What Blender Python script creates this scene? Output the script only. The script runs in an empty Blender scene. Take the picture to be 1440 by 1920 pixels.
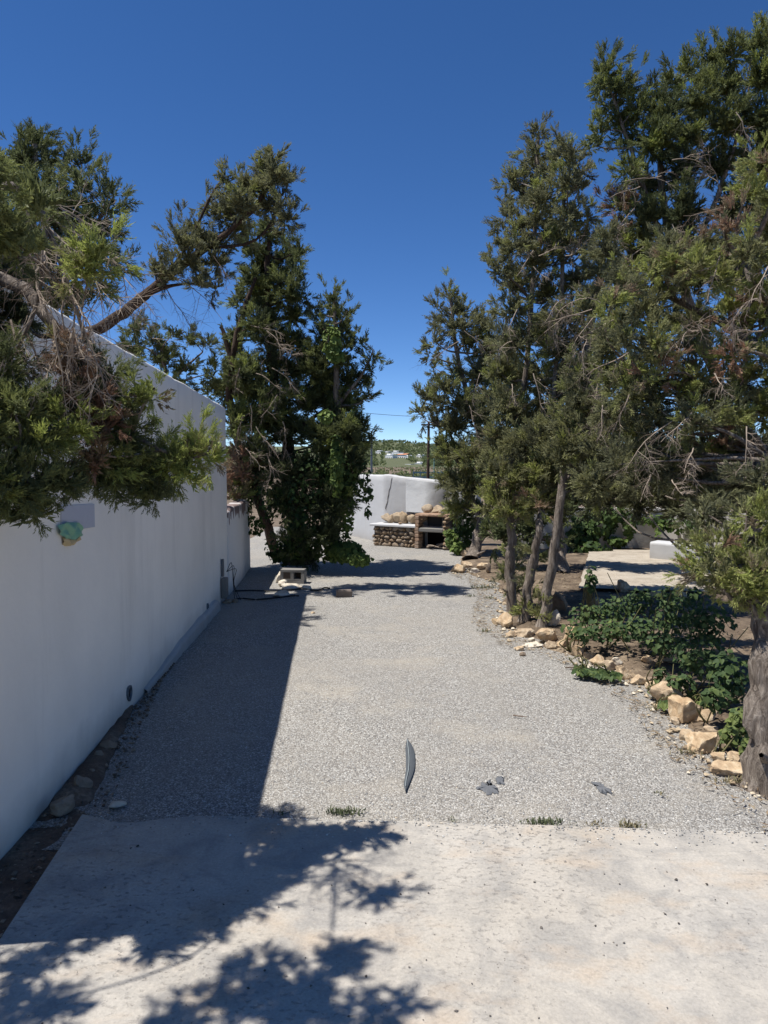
import bpy, math, random
import numpy as np
from mathutils import Vector, Matrix, noise as mnoise

random.seed(7)
RNG = np.random.default_rng(7)
S = bpy.context.scene
COL = S.collection

# ------------------------------------------------------------------ camera, sky, sun
H = 2.0                                   # eye height (m)
F = 1331.0                                # focal length in photo pixels (1440 x 1920)
PITCH = math.atan(90.0 / F)
cam_d = bpy.data.cameras.new('camera')
cam = bpy.data.objects.new('camera', cam_d); COL.objects.link(cam)
cam.location = (0, 0, H)
cam.rotation_euler = (math.pi / 2 - PITCH, 0, 0)
cam_d.sensor_fit = 'VERTICAL'; cam_d.sensor_height = 34.6
cam_d.lens = F / 1920 * 34.6
cam_d.clip_start = 0.05; cam_d.clip_end = 5000
S.camera = cam

SUN_DIR = Vector((1.2, 0.14, -2.83)).normalized()       # direction in which light travels
w = bpy.data.worlds.new('World'); S.world = w; w.use_nodes = True
wn = w.node_tree
sky = wn.nodes.new('ShaderNodeTexSky'); sky.sky_type = 'NISHITA'; sky.sun_disc = False
sky.sun_elevation = math.asin(-SUN_DIR.z)
sky.sun_rotation = math.atan2(-SUN_DIR.x, -SUN_DIR.y)
sky.air_density = 0.5; sky.dust_density = 0.0; sky.ozone_density = 2.0; sky.altitude = 0
hs = wn.nodes.new('ShaderNodeHueSaturation'); hs.inputs['Saturation'].default_value = 1.24; hs.inputs['Hue'].default_value = 0.505
wn.links.new(sky.outputs[0], hs.inputs['Color']); wn.links.new(hs.outputs[0], wn.nodes['Background'].inputs[0])
wn.nodes['Background'].inputs[1].default_value = 0.112
sl = bpy.data.lights.new('sun', 'SUN'); sl.energy = 4.6; sl.angle = math.radians(0.55); sl.color = (1.0, 0.98, 0.945)
so = bpy.data.objects.new('sun', sl); COL.objects.link(so)
so.rotation_euler = SUN_DIR.to_track_quat('-Z', 'Y').to_euler()
so.location = (-8, -2, 20)
S.view_settings.view_transform = 'Standard'; S.view_settings.look = 'None'
S.view_settings.exposure = 0.5; S.view_settings.gamma = 1.0
S.render.engine = 'CYCLES'
S.cycles.max_bounces = 8; S.cycles.diffuse_bounces = 5; S.cycles.transmission_bounces = 3
S.cycles.transparent_max_bounces = 4

# ------------------------------------------------------------------ survey helpers (photo pixel + real depth -> place)
cp, sp = math.cos(PITCH), math.sin(PITCH)
def ray(px, py):
    x = (px - 720) / F; v = -(py - 960) / F
    return Vector((x, cp + v * sp, -sp + v * cp))
def P(px, py, d):
    r = ray(px, py); t = d / r.y
    return Vector((r.x * t, d, H + r.z * t))
def G(px, py, z=0.0):
    r = ray(px, py); t = (z - H) / r.z
    return Vector((r.x * t, r.y * t, z))

# ------------------------------------------------------------------ object helpers
def link(o, parent=None):
    COL.objects.link(o)
    if parent is not None: o.parent = parent
    return o
def tag(o, label=None, cat=None, group=None, kind=None):
    if label: o['label'] = label
    if cat: o['category'] = cat
    if group: o['group'] = group
    if kind: o['kind'] = kind
    return o
def empty(name, loc, label, cat, group=None, rz=0):
    o = bpy.data.objects.new(name, None); o.location = loc; o.rotation_euler = (0, 0, rz)
    o.empty_display_size = 0.2
    link(o); return tag(o, label, cat, group)

class MB:
    """collects vertices and faces (python lists / numpy) and links ONE mesh object"""
    def __init__(s): s.v = []; s.f3 = []; s.f4 = []; s.n = 0; s.a = []
    def add(s, v, f, attr=None):
        v = np.asarray(v, dtype=np.float32).reshape(-1, 3); f = np.asarray(f, dtype=np.int32)
        if len(f) == 0: return s
        (s.f3 if f.shape[1] == 3 else s.f4).append(f + s.n)
        s.v.append(v); s.n += len(v)
        s.a.append(np.zeros(len(v), np.float32) if attr is None else np.asarray(attr, np.float32).reshape(-1))
        return s
    def mesh(s, name, mat, smooth=False, off=None):
        me = bpy.data.meshes.new(name)
        v = np.concatenate(s.v) if s.v else np.zeros((0, 3), np.float32)
        if off is not None: v = v - np.asarray(off, np.float32)
        f3 = np.concatenate(s.f3) if s.f3 else np.zeros((0, 3), np.int32)
        f4 = np.concatenate(s.f4) if s.f4 else np.zeros((0, 4), np.int32)
        me.vertices.add(len(v)); me.vertices.foreach_set('co', v.ravel())
        nl = f3.size + f4.size
        me.loops.add(nl); me.loops.foreach_set('vertex_index', np.concatenate([f3.ravel(), f4.ravel()]).astype(np.int32))
        me.polygons.add(len(f3) + len(f4))
        tot = np.concatenate([np.full(len(f3), 3), np.full(len(f4), 4)]).astype(np.int32)
        st = np.concatenate([[0], np.cumsum(tot)[:-1]]).astype(np.int32) if len(tot) else tot
        me.polygons.foreach_set('loop_start', st)
        me.polygons.foreach_set('use_smooth', np.full(len(tot), smooth, dtype=bool))
        at = me.attributes.new('tint', 'FLOAT', 'POINT'); at.data.foreach_set('value', np.concatenate(s.a) if s.a else [])
        me.update(calc_edges=True); me.validate()
        if mat: me.materials.append(mat)
        return me
    def obj(s, name, mat, parent=None, smooth=False, local=False):
        """vertices are world coordinates unless local=True"""
        off = None
        if parent is not None and not local:
            M = world_of(parent).inverted()
            vs = np.concatenate(s.v); A = np.array(M, dtype=np.float32)
            s.v = [vs @ A[:3, :3].T + A[:3, 3]]; s.a = [np.concatenate(s.a)]
        return link(bpy.data.objects.new(name, s.mesh(name, mat, smooth)), parent)
def world_of(o):
    M = Matrix.LocRotScale(o.location, o.rotation_euler, o.scale)
    return world_of(o.parent) @ M if o.parent else M

BOXF = [(0, 3, 2, 1), (4, 5, 6, 7), (0, 1, 5, 4), (1, 2, 6, 5), (2, 3, 7, 6), (3, 0, 4, 7)]
def box(c, s, rz=0.0, jit=0.0, bev=0.0):
    """8-vertex box, or with bev a chamfered 24-vertex box"""
    hx, hy, hz = s[0] / 2, s[1] / 2, s[2] / 2
    if bev <= 0:
        v = [(-hx, -hy, -hz), (hx, -hy, -hz), (hx, hy, -hz), (-hx, hy, -hz), (-hx, -hy, hz), (hx, -hy, hz), (hx, hy, hz), (-hx, hy, hz)]
        f = BOXF
    else:
        v = []; 
        for z, e in ((-hz, bev), (-hz + bev, 0), (hz - bev, 0), (hz, bev)):
            a, b = hx - e, hy - e
            k = bev * 0.6
            v += [(-a + k, -b, z), (a - k, -b, z), (a, -b + k, z), (a, b - k, z), (a - k, b, z), (-a + k, b, z), (-a, b - k, z), (-a, -b + k, z)]
        f = []
        for r in range(3):
            for i in range(8):
                j = (i + 1) % 8; f.append((r * 8 + i, r * 8 + j, r * 8 + 8 + j, r * 8 + 8 + i))
        for base, rev in ((0, True), (24, False)):
            for q in ((0, 1, 2, 7), (7, 2, 3, 6), (6, 3, 4, 5)):
                q = tuple(base + i for i in q); f.append(q[::-1] if rev else q)
    v = np.array(v, np.float32)
    if jit: v = v + RNG.uniform(-jit, jit, v.shape).astype(np.float32)
    ca, sa = math.cos(rz), math.sin(rz)
    v = v @ np.array([[ca, sa, 0], [-sa, ca, 0], [0, 0, 1]], np.float32) + np.array(c, np.float32)
    return v, f

def tube(pts, rad, sides=6, bumps=0.0, lobes=0, twist=0.0, cap=True, seed=0):
    pts = np.asarray([tuple(p) for p in pts], np.float64); n = len(pts)
    rad = np.broadcast_to(np.asarray(rad, np.float64), (n,))
    tan = np.gradient(pts, axis=0); tan /= (np.linalg.norm(tan, axis=1, keepdims=True) + 1e-9)
    ref = np.array([0.0, 1.0, 0.0]) if abs(tan[0][1]) < 0.8 else np.array([1.0, 0, 0])
    u = np.cross(tan, ref); u /= (np.linalg.norm(u, axis=1, keepdims=True) + 1e-9)
    b = np.cross(tan, u)
    ang = np.linspace(0, 2 * math.pi, sides, endpoint=False)
    L = np.concatenate([[0], np.cumsum(np.linalg.norm(np.diff(pts, axis=0), axis=1))])
    rr = np.ones((n, sides))
    if bumps:
        for i in range(n):
            for k in range(sides):
                a = ang[k] + twist * L[i]
                q = mnoise.noise(Vector((math.cos(a) * 2.6 + seed, math.sin(a) * 2.6, L[i] * 1.1)))
                q2 = mnoise.noise(Vector((math.cos(a) * 6 + seed, math.sin(a) * 6, L[i] * 2.0 + 9)))
                lob = math.cos(lobes * a + 2 * q) if lobes else 0
                rr[i, k] = 1 + bumps * (q * 1.0 + 0.45 * q2 + 0.35 * lob)
    v = pts[:, None, :] + (rad[:, None] * rr)[:, :, None] * (np.cos(ang)[None, :, None] * u[:, None, :] + np.sin(ang)[None, :, None] * b[:, None, :])
    v = v.reshape(-1, 3)
    i = np.arange(n - 1)[:, None] * sides; k = np.arange(sides)[None, :]; k2 = (k + 1) % sides
    f = np.stack([i + k, i + k2, i + sides + k2, i + sides + k], -1).reshape(-1, 4)
    return v, f
def smooth_path(pts, n):
    pts = [Vector(p) for p in pts]
    if len(pts) == 2: return [pts[0].lerp(pts[1], i / (n - 1)) for i in range(n)]
    out = []
    m = len(pts) - 1
    for q in range(n):
        t = q / (n - 1) * m; i = min(int(t), m - 1); t -= i
        p0 = pts[max(i - 1, 0)]; p1 = pts[i]; p2 = pts[i + 1]; p3 = pts[min(i + 2, m)]
        out.append(0.5 * ((2 * p1) + (-p0 + p2) * t + (2 * p0 - 5 * p1 + 4 * p2 - p3) * t * t + (-p0 + 3 * p1 - 3 * p2 + p3) * t ** 3))
    return out

# ------------------------------------------------------------------ materials
def lin(r, g, b):
    f = lambda c: (c / 255 / 12.92) if c / 255 <= 0.04045 else ((c / 255 + 0.055) / 1.055) ** 2.4
    return (f(r), f(g), f(b), 1)
class NT:
    def __init__(s, name):
        s.m = bpy.data.materials.new(name); s.m.use_nodes = True; s.t = s.m.node_tree
        s.b = s.t.nodes['Principled BSDF']; s.b.inputs['Specular IOR Level'].default_value = 0.25
        s.co = s.n('ShaderNodeTexCoord').outputs['Object']
    def n(s, typ, **kw):
        x = s.t.nodes.new(typ)
        for k, v in kw.items(): setattr(x, k, v)
        return x
    def l(s, a, b): s.t.links.new(a, b)
    def setin(s, sock, v):
        if hasattr(v, 'is_output'): s.l(v, sock)
        else: sock.default_value = v
    def mapping(s, scale=(1, 1, 1), rot=(0, 0, 0), vec=None):
        m = s.n('ShaderNodeMapping'); m.inputs['Scale'].default_value = scale; m.inputs['Rotation'].default_value = rot
        s.l(vec or s.co, m.inputs[0]); return m.outputs[0]
    def noise(s, scale, detail=4, rough=0.55, vec=None, dist=0.0):
        x = s.n('ShaderNodeTexNoise'); x.inputs['Scale'].default_value = scale; x.inputs['Detail'].default_value = detail
        x.inputs['Roughness'].default_value = rough; x.inputs['Distortion'].default_value = dist
        s.l(vec or s.co, x.inputs[0]); return x.outputs[0]
    def voro(s, scale, vec=None, out='Distance', feature='F1', rand=1.0):
        x = s.n('ShaderNodeTexVoronoi', feature=feature); x.inputs['Scale'].default_value = scale; x.inputs['Randomness'].default_value = rand
        s.l(vec or s.co, x.inputs[0]); return x.outputs[out]
    def ramp(s, fac, stops, interp='LINEAR'):
        x = s.n('ShaderNodeValToRGB'); x.color_ramp.interpolation = interp
        e = x.color_ramp.elements
        while len(e) < len(stops): e.new(0.5)
        for k, (p, c) in zip(e, stops):
            k.position = p; k.color = c if len(c) == 4 else (*c, 1)
        s.l(fac, x.inputs[0]); return x.outputs[0]
    def mix(s, fac, a, b, mode='MIX'):
        x = s.n('ShaderNodeMix', data_type='RGBA', blend_type=mode)
        s.setin(x.inputs[0], fac); s.setin(x.inputs[6], a); s.setin(x.inputs[7], b); return x.outputs[2]
    def math(s, op, a, b=0.0, clamp=False):
        x = s.n('ShaderNodeMath', operation=op, use_clamp=clamp); s.setin(x.inputs[0], a); s.setin(x.inputs[1], b); return x.outputs[0]
    def attr(s, name='tint'):
        x = s.n('ShaderNodeAttribute', attribute_name=name); return x.outputs['Fac']
    def bump(s, h, strength=0.5, dist=0.02, prev=None):
        x = s.n('ShaderNodeBump'); x.inputs['Strength'].default_value = strength; x.inputs['Distance'].default_value = dist
        s.l(h, x.inputs['Height'])
        if prev is not None: s.l(prev, x.inputs['Normal'])
        return x.outputs[0]
    def out(s, color, rough=0.85, normal=None):
        s.setin(s.b.inputs['Base Color'], color); s.setin(s.b.inputs['Roughness'], rough)
        if normal is not None: s.l(normal, s.b.inputs['Normal'])
        return s.m
    def sep(s, vec=None):
        x = s.n('ShaderNodeSeparateXYZ'); s.l(vec or s.co, x.inputs[0]); return x.outputs

def g4(v): return (v, v, v, 1)
def flat(name, c, rough=0.8, metal=0.0, var=0.25, scale=20):
    m = NT(name); n = m.noise(scale, 4)
    col = m.mix(m.math('MULTIPLY', n, var * 2), c, tuple(x * 0.55 for x in c[:3]) + (1,))
    m.b.inputs['Metallic'].default_value = metal
    return m.out(col, rough, m.bump(n, 0.25, 0.004))

def mat_plaster(name='white_plaster', base=(0.90, 0.85, 0.76, 1), dirty=0.32):
    m = NT(name)
    big = m.noise(0.9, 5, 0.6); mid = m.noise(5, 5, 0.6); fine = m.noise(60, 3)
    c = m.mix(m.ramp(big, [(0.35, g4(0)), (0.75, g4(1))]), base, tuple(x * 0.87 for x in base[:3]) + (1,))
    st = m.noise(1.0, 5, 0.65, vec=m.mapping((2.6, 2.6, 0.35)))
    c = m.mix(m.math('MULTIPLY', m.ramp(st, [(0.55, g4(0)), (0.8, g4(1))]), dirty), c, (0.42, 0.39, 0.34, 1))
    z = m.sep()[2]
    grime = m.math('MULTIPLY', m.ramp(m.math('ADD', z, m.math('MULTIPLY', m.noise(3, 4), 0.35)), [(0.12, g4(1)), (0.46, g4(0))]), 0.7)
    c = m.mix(grime, c, (0.33, 0.29, 0.24, 1))
    nb = m.bump(mid, 0.35, 0.02); nb = m.bump(fine, 0.25, 0.003, nb); nb = m.bump(big, 0.3, 0.06, nb)
    return m.out(c, 0.9, nb)
def mat_concrete():
    m = NT('concrete_slab')
    big = m.noise(0.8, 6, 0.62); mid = m.noise(4.5, 6, 0.65, dist=0.6); fine = m.noise(70, 4, 0.7)
    c = m.mix(m.ramp(big, [(0.35, g4(0)), (0.68, g4(1))]), lin(178, 169, 155), lin(188, 181, 170))
    c = m.mix(m.ramp(mid, [(0.44, g4(0)), (0.72, g4(0.9))]), c, lin(146, 142, 136))
    tan = m.noise(2.2, 5, 0.6, vec=m.mapping((1, 1.5, 1)))
    c = m.mix(m.ramp(tan, [(0.52, g4(0)), (0.7, g4(0.5))]), c, lin(186, 162, 134))
    # brushed streaks left by the float and by tyres
    st = m.noise(1.0, 6, 0.75, vec=m.mapping((2.2, 15, 1), (0, 0, 0.12)), dist=0.9)
    stm = m.ramp(m.noise(0.9, 3), [(0.48, g4(0)), (0.62, g4(1))])
    c = m.mix(m.math('MULTIPLY', m.ramp(st, [(0.52, g4(0)), (0.72, g4(0.45))]), stm), c, lin(138, 134, 128))
    ws = m.ramp(m.noise(1.0, 4, 0.7, vec=m.mapping((0.5, 40, 1), (0, 0, -0.03))), [(0.66, g4(0)), (0.76, g4(0.3))])
    c = m.mix(m.math('MULTIPLY', ws, stm), c, lin(216, 211, 202))
    # rough patch with aggregate pits
    pitm = m.ramp(m.noise(0.75, 4, 0.6, vec=m.mapping((1, 1, 1), (0, 0, 1.1))), [(0.44, g4(0.12)), (0.6, g4(1))])
    pit = m.ramp(m.noise(34, 3, 0.6, vec=m.mapping((0.75, 1.25, 1), (0, 0, 0.5))), [(0.56, g4(0)), (0.66, g4(1))])
    pits = m.math('MULTIPLY', pit, pitm)
    c = m.mix(m.math('MULTIPLY', pits, 0.5), c, lin(116, 110, 103))
    sp = m.ramp(m.voro(24), [(0.05, g4(1)), (0.11, g4(0))])
    spm = m.ramp(m.noise(2.1, 2), [(0.5, g4(0)), (0.55, g4(1))])
    c = m.mix(m.math('MULTIPLY', m.math('MULTIPLY', sp, spm), 0.6), c, lin(84, 76, 68))
    c = m.mix(0.22, c, m.ramp(fine, [(0.3, g4(0.12)), (0.7, g4(0.7))]), 'OVERLAY')
    h = m.math('SUBTRACT', m.math('ADD', m.math('MULTIPLY', fine, 0.35), m.math('MULTIPLY', mid, 0.6)), m.math('MULTIPLY', pits, 0.8))
    c = m.mix(1.0, c, (0.93, 0.93, 0.93, 1), 'MULTIPLY')
    return m.out(c, 0.9, m.bump(h, 0.55, 0.012))
def mat_gravel():
    m = NT('grey_gravel')
    wv = m.mapping((1, 1, 1))
    v1 = m.voro(104, out='Color'); d1 = m.voro(104)
    v2 = m.voro(140, out='Color')
    r1 = m.n('ShaderNodeSeparateColor'); m.l(v1, r1.inputs[0])
    c = m.ramp(r1.outputs[0], [(0.0, lin(110, 107, 102)), (0.3, lin(152, 149, 143)), (0.62, lin(178, 175, 168)), (0.86, lin(203, 200, 192)), (1.0, lin(232, 229, 221))])
    c = m.mix(m.math('MULTIPLY', r1.outputs[1], 0.3), c, lin(165, 146, 122))
    c = m.mix(m.ramp(d1, [(0.35, g4(0)), (0.75, g4(0.6))]), c, lin(84, 81, 78))
    big = m.noise(0.55, 5, 0.6)
    c = m.mix(m.ramp(big, [(0.40, g4(0)), (0.66, g4(0.45))]), c, lin(138, 134, 128))
    tr = m.noise(1.0, 4, 0.6, vec=m.mapping((2.4, 0.22, 1), (0, 0, 0.08)))
    c = m.mix(m.ramp(tr, [(0.5, g4(0)), (0.68, g4(0.35))]), c, lin(150, 144, 134))
    tan = m.noise(1.1, 5, 0.65)
    c = m.mix(m.ramp(tan, [(0.52, g4(0)), (0.75, g4(0.45))]), c, lin(192, 180, 160))
    h = m.math('SUBTRACT', 1.0, d1)
    dust = m.noise(0.32, 4, 0.6, dist=0.8)
    c = m.mix(m.ramp(dust, [(0.5, g4(0)), (0.66, g4(0.4))]), c, lin(176, 166, 150))
    c = m.mix(1.0, c, (0.93, 0.93, 0.93, 1), 'MULTIPLY')
    nb = m.bump(h, 0.8, 0.009); nb = m.bump(m.noise(2.5, 5), 0.5, 0.05, nb)
    return m.out(c, 0.9, nb)
def mat_soil(name, a, b, c3, litter=True):
    m = NT(name)
    n1 = m.noise(3.5, 6, 0.65); n2 = m.noise(45, 4, 0.7); v = m.voro(55, out='Color')
    c = m.ramp(n1, [(0.3, a), (0.52, b), (0.72, c3)])
    s = m.n('ShaderNodeSeparateColor'); m.l(v, s.inputs[0])
    c = m.mix(m.math('MULTIPLY', s.outputs[0], 0.45), c, a)
    c = m.mix(0.3, c, m.ramp(n2, [(0.3, g4(0.1)), (0.7, g4(0.8))]), 'OVERLAY')
    h = m.math('ADD', m.math('MULTIPLY', n1, 0.8), m.math('MULTIPLY', n2, 0.3))
    return m.out(c, 0.95, m.bump(h, 0.8, 0.05))
def mat_foliage(name, stops, transl=0.38):
    m = NT(name)
    c = m.ramp(m.attr(), stops)
    m.b.inputs['Base Color'].default_value = (0.08, 0.1, 0.05, 1)
    m.l(c, m.b.inputs['Base Color']); m.b.inputs['Roughness'].default_value = 0.62
    m.b.inputs['Specular IOR Level'].default_value = 0.2
    tr = m.n('ShaderNodeBsdfTranslucent'); m.l(c, tr.inputs[0])
    mx = m.n('ShaderNodeMixShader'); mx.inputs[0].default_value = transl
    m.l(m.b.outputs[0], mx.inputs[1]); m.l(tr.outputs[0], mx.inputs[2])
    m.l(mx.outputs[0], m.t.nodes['Material Output'].inputs[0])
    return m.m
def mat_bark(name, a, b, dark, zs=0.2):
    m = NT(name)
    v = m.mapping((1, 1, zs))
    n = m.noise(34, 6, 0.7, vec=v, dist=0.9); n2 = m.noise(3, 4)
    c = m.ramp(n, [(0.32, dark), (0.5, a), (0.7, b)])
    c = m.mix(m.ramp(n2, [(0.4, g4(0)), (0.7, g4(0.5))]), c, dark)
    return m.out(c, 0.92, m.bump(n, 0.95, 0.025))
def mat_rock(name, a, b, c3, scale=6):
    m = NT(name)
    n = m.noise(scale, 6, 0.65, dist=0.5); n2 = m.noise(scale * 9, 4, 0.7); p = m.ramp(m.noise(scale * 3.5, 3), [(0.6, g4(0)), (0.72, g4(1))])
    c = m.ramp(n, [(0.3, a), (0.5, b), (0.72, c3)])
    c = m.mix(m.math('MULTIPLY', p, 0.35), c, tuple(x * 0.5 for x in a[:3]) + (1,))
    oi = m.n('ShaderNodeObjectInfo')
    c = m.mix(m.math('MULTIPLY', oi.outputs['Random'], 0.35), c, (0.42, 0.37, 0.30, 1))
    h = m.math('ADD', n, m.math('MULTIPLY', n2, 0.25))
    return m.out(c, 0.93, m.bump(h, 0.7, 0.03))

M = {}
M['plaster'] = mat_plaster()
M['plaster_old'] = mat_plaster('weathered_plaster', (0.52, 0.51, 0.495, 1), 0.5)
M['concrete'] = mat_concrete()
M['gravel'] = mat_gravel()
M['soil'] = mat_soil('dry_soil', lin(80, 68, 56), lin(120, 104, 86), lin(158, 140, 117))
M['darksoil'] = mat_soil('dark_soil', lin(84, 68, 56), lin(120, 100, 84), lin(150, 130, 110))
M['terrace'] = mat_soil('terrace_concrete', lin(150, 138, 122), lin(178, 166, 148), lin(192, 182, 166))
GREEN = [(0.0, (0.062, 0.076, 0.042, 1)), (0.3, (0.118, 0.138, 0.060, 1)), (0.52, (0.205, 0.225, 0.078, 1)), (0.7, (0.370, 0.420, 0.105, 1)),  # bright stop raised, sunlight on the lit sprays put into the colour
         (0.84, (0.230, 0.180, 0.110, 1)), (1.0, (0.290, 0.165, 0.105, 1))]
M['leaf'] = mat_foliage('juniper_foliage', GREEN)
OLIVE = [(0.0, (0.088, 0.090, 0.058, 1)), (0.3, (0.170, 0.172, 0.095, 1)), (0.52, (0.255, 0.250, 0.115, 1)), (0.7, (0.330, 0.365, 0.095, 1)),
         (0.84, (0.270, 0.220, 0.150, 1)), (1.0, (0.310, 0.180, 0.115, 1))]
M['leaf_olive'] = mat_foliage('olive_juniper_foliage', OLIVE)
M['ivy'] = mat_foliage('ivy_leaf', [(0.0, (0.030, 0.055, 0.018, 1)), (0.5, (0.080, 0.125, 0.030, 1)), (1.0, (0.19, 0.25, 0.06, 1))], 0.3)
M['bush'] = mat_foliage('bush_leaf', [(0.0, (0.036, 0.066, 0.026, 1)), (0.5, (0.074, 0.118, 0.042, 1)), (1.0, (0.180, 0.220, 0.065, 1))], 0.34)
M['weed'] = mat_foliage('weed_leaf', [(0.0, (0.06, 0.08, 0.04, 1)), (0.5, (0.12, 0.13, 0.06, 1)), (1.0, (0.26, 0.21, 0.12, 1))], 0.25)
M['litter'] = mat_foliage('dry_litter', [(0.0, (0.10, 0.065, 0.04, 1)), (0.5, (0.21, 0.15, 0.09, 1)), (1.0, (0.36, 0.29, 0.19, 1))], 0.05)
M['bark'] = mat_bark('grey_juniper_bark', lin(128, 116, 104), lin(176, 164, 150), lin(70, 60, 53))
M['bark_brown'] = mat_bark('brown_juniper_bark', lin(74, 58, 48), lin(104, 86, 72), lin(42, 33, 28))
M['deadwood'] = flat('dead_wood', lin(158, 142, 125), 0.9, var=0.3)
M['deadwood_dark'] = flat('dark_dead_wood', lin(124, 106, 90), 0.9, var=0.3)
M['stem'] = flat('plant_stem', lin(112, 108, 72), 0.8)
M['rock'] = mat_rock('tan_limestone', lin(150, 120, 88), lin(190, 163, 128), lin(216, 199, 170), 11)
M['rock_pale'] = mat_rock('pale_limestone', lin(186, 168, 142), lin(212, 200, 180), lin(228, 220, 205))
M['rock_dark'] = mat_rock('dark_field_stone', lin(100, 82, 66), lin(138, 116, 94), lin(164, 142, 116))
M['rock_wall'] = mat_rock('masonry_stone', lin(108, 90, 72), lin(140, 118, 94), lin(164, 142, 116), 9)
M['rubble'] = mat_rock('weathered_rubble', lin(120, 102, 82), lin(160, 138, 110), lin(188, 168, 138), 10)
M['mortar'] = flat('dark_mortar', lin(92, 80, 68), 0.95)

# ------------------------------------------------------------------ ground, slab, gravel, bed, terrace
def grid_sheet(name, cols, rows, fn, mat, kind='structure', label=None, cat=None):
    """fn(u, v) -> point; u, v in 0..1"""
    v = np.array([fn(i / cols, j / rows) for j in range(rows + 1) for i in range(cols + 1)], np.float32)
    f = [(j * (cols + 1) + i, j * (cols + 1) + i + 1, (j + 1) * (cols + 1) + i + 1, (j + 1) * (cols + 1) + i) for j in range(rows) for i in range(cols)]
    o = MB().add(v, f).obj(name, mat, smooth=True)
    return tag(o, label, cat, kind=kind)
def N(x, y, z=0.0): return mnoise.noise(Vector((x, y, z)))

grid_sheet('ground', 8, 8, lambda u, v: (-1500 + 3000 * u, -300 + 2600 * v, -0.06), M['soil'], label='dry brown ground reaching to the hills', cat='ground')

BND = [G(*p) for p in [(1520, 1560), (1440, 1492), (1375, 1452), (1300, 1402), (1255, 1338), (1180, 1282), (1090, 1238), (1000, 1214), (945, 1186), (925, 1160), (930, 1120), (912, 1092), (862, 1074), (850, 1050), (852, 1030)]]
BY = np.array([p.y for p in BND]); BX = np.array([p.x for p in BND])
def bedx(y): return float(np.interp(y, BY, BX))
def wallx(y): return -1.71 - 0.0627 * y
def gz(x, y): return 0.012 * N(x * 0.9, y * 0.9) + 0.006 * N(x * 4, y * 4, 5)
def gravel_fn(u, v):
    y = 3.55 + 19 * v ** 1.3
    x0 = -3.6; x1 = bedx(y) + 0.5
    x = x0 + (x1 - x0) * u
    return (x, y, gz(x, y))
gravel = grid_sheet('gravel_yard', 60, 90, gravel_fn, M['gravel'], label='grey crushed gravel yard leading to the barbecue', cat='gravel')

def bed_z(t): return -0.04 + 0.10 * min(1, t / 0.5) + 0.05 * min(1, max(0, t - 0.5) / 3)
def bed_fn(u, v):
    y = 2.6 + 15.5 * v; b = bedx(y) - 0.06 + 0.08 * N(0, y * 3.1); t = 9.0 * u ** 1.5
    x = b + t
    return (x, y, bed_z(t) + 0.03 * N(x * 2.2, y * 2.2) * min(1, t / 0.3))
grid_sheet('planting_bed', 44, 110, bed_fn, M['soil'], label='dry soil bed under the trees on the right', cat='soil')

# concrete slab in the foreground, its back edge a little uneven
BLc, BRc = G(157, 1523, 0.03), G(1440, 1560, 0.03)
FLc = BLc + (G(0, 1762, 0.03) - BLc) * 6.0
def slab_mb():
    mb = MB(); n = 120; top = []; bot = []; fr = []
    R2 = BLc + (BRc - BLc) * 1.9
    F2 = Vector((R2.x, FLc.y, 0.03))
    rows = 24
    for j in range(rows + 1):
        q = (j / rows) ** 0.5
        for i in range(n + 1):
            a = FLc.lerp(F2, i / n); b = BLc.lerp(R2, i / n)
            b = b + Vector((0, 0.014 * N(b.x * 3, 1) + 0.008 * N(b.x * 14, 2) - (0.10 * math.exp(-((b.x + 1.42) / 0.22) ** 2)), 0))
            p = a.lerp(b, q)
            top.append((p.x, p.y, 0.03 + 0.003 * N(p.x * 1.3, p.y * 1.3)))
    f = [(j * (n + 1) + i, j * (n + 1) + i + 1, (j + 1) * (n + 1) + i + 1, (j + 1) * (n + 1) + i) for j in range(rows) for i in range(n)]
    mb.add(top, f)
    edge = [top[j * (n + 1)] for j in range(rows + 1)] + top[rows * (n + 1):]
    e = []
    for p in edge: e += [p, (p[0] + 0.0, p[1] + 0.004, -0.08)]
    mb.add(e, [(2 * i, 2 * i + 1, 2 * i + 3, 2 * i + 2) for i in range(len(edge) - 1)])
    return mb
tag(slab_mb().obj('concrete_slab', M['concrete'], smooth=True), 'pale concrete slab across the foreground', 'pavement', kind='structure')

# strip of dark earth between the slab / gravel and the long wall
def strip_fn(u, v):
    y = 1.0 + 6.6 * v
    x0 = wallx(y) - 0.05
    wdt = (0.5 if y < 4.0 else max(0.03, 0.33 - 0.15 * (y - 4.0))) + 0.04 * N(y * 3, 4)
    x = x0 + wdt * u
    hump = 0.05 * math.sin(math.pi * min(1, u * 1.0)) * (1 if y > 4.1 else 0.2)
    return (x, y, 0.004 - 0.02 * u + hump + 0.015 * N(x * 9, y * 9))
grid_sheet('earth_strip', 10, 70, strip_fn, M['darksoil'], label='strip of dark earth along the foot of the white wall', cat='soil')

# terrace far right
T = [G(1085, 1108, 0.09), G(1420, 1118, 0.09), G(1420, 1036, 0.09), G(1105, 1034, 0.09)]
def terr_fn(u, v):
    a = T[0].lerp(T[1], u); b = T[3].lerp(T[2], u); p = a.lerp(b, v); return (p.x + 0.06 * N(p.y * 2, 3) * (1 - u), p.y + 0.08 * N(p.x * 2, 7) * (1 - v), 0.135 + 0.006 * N(p.x * 2, p.y * 2))
grid_sheet('terrace', 24, 24, terr_fn, M['terrace'], label='sunlit bare terrace beyond the trees on the right', cat='terrace')

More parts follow.
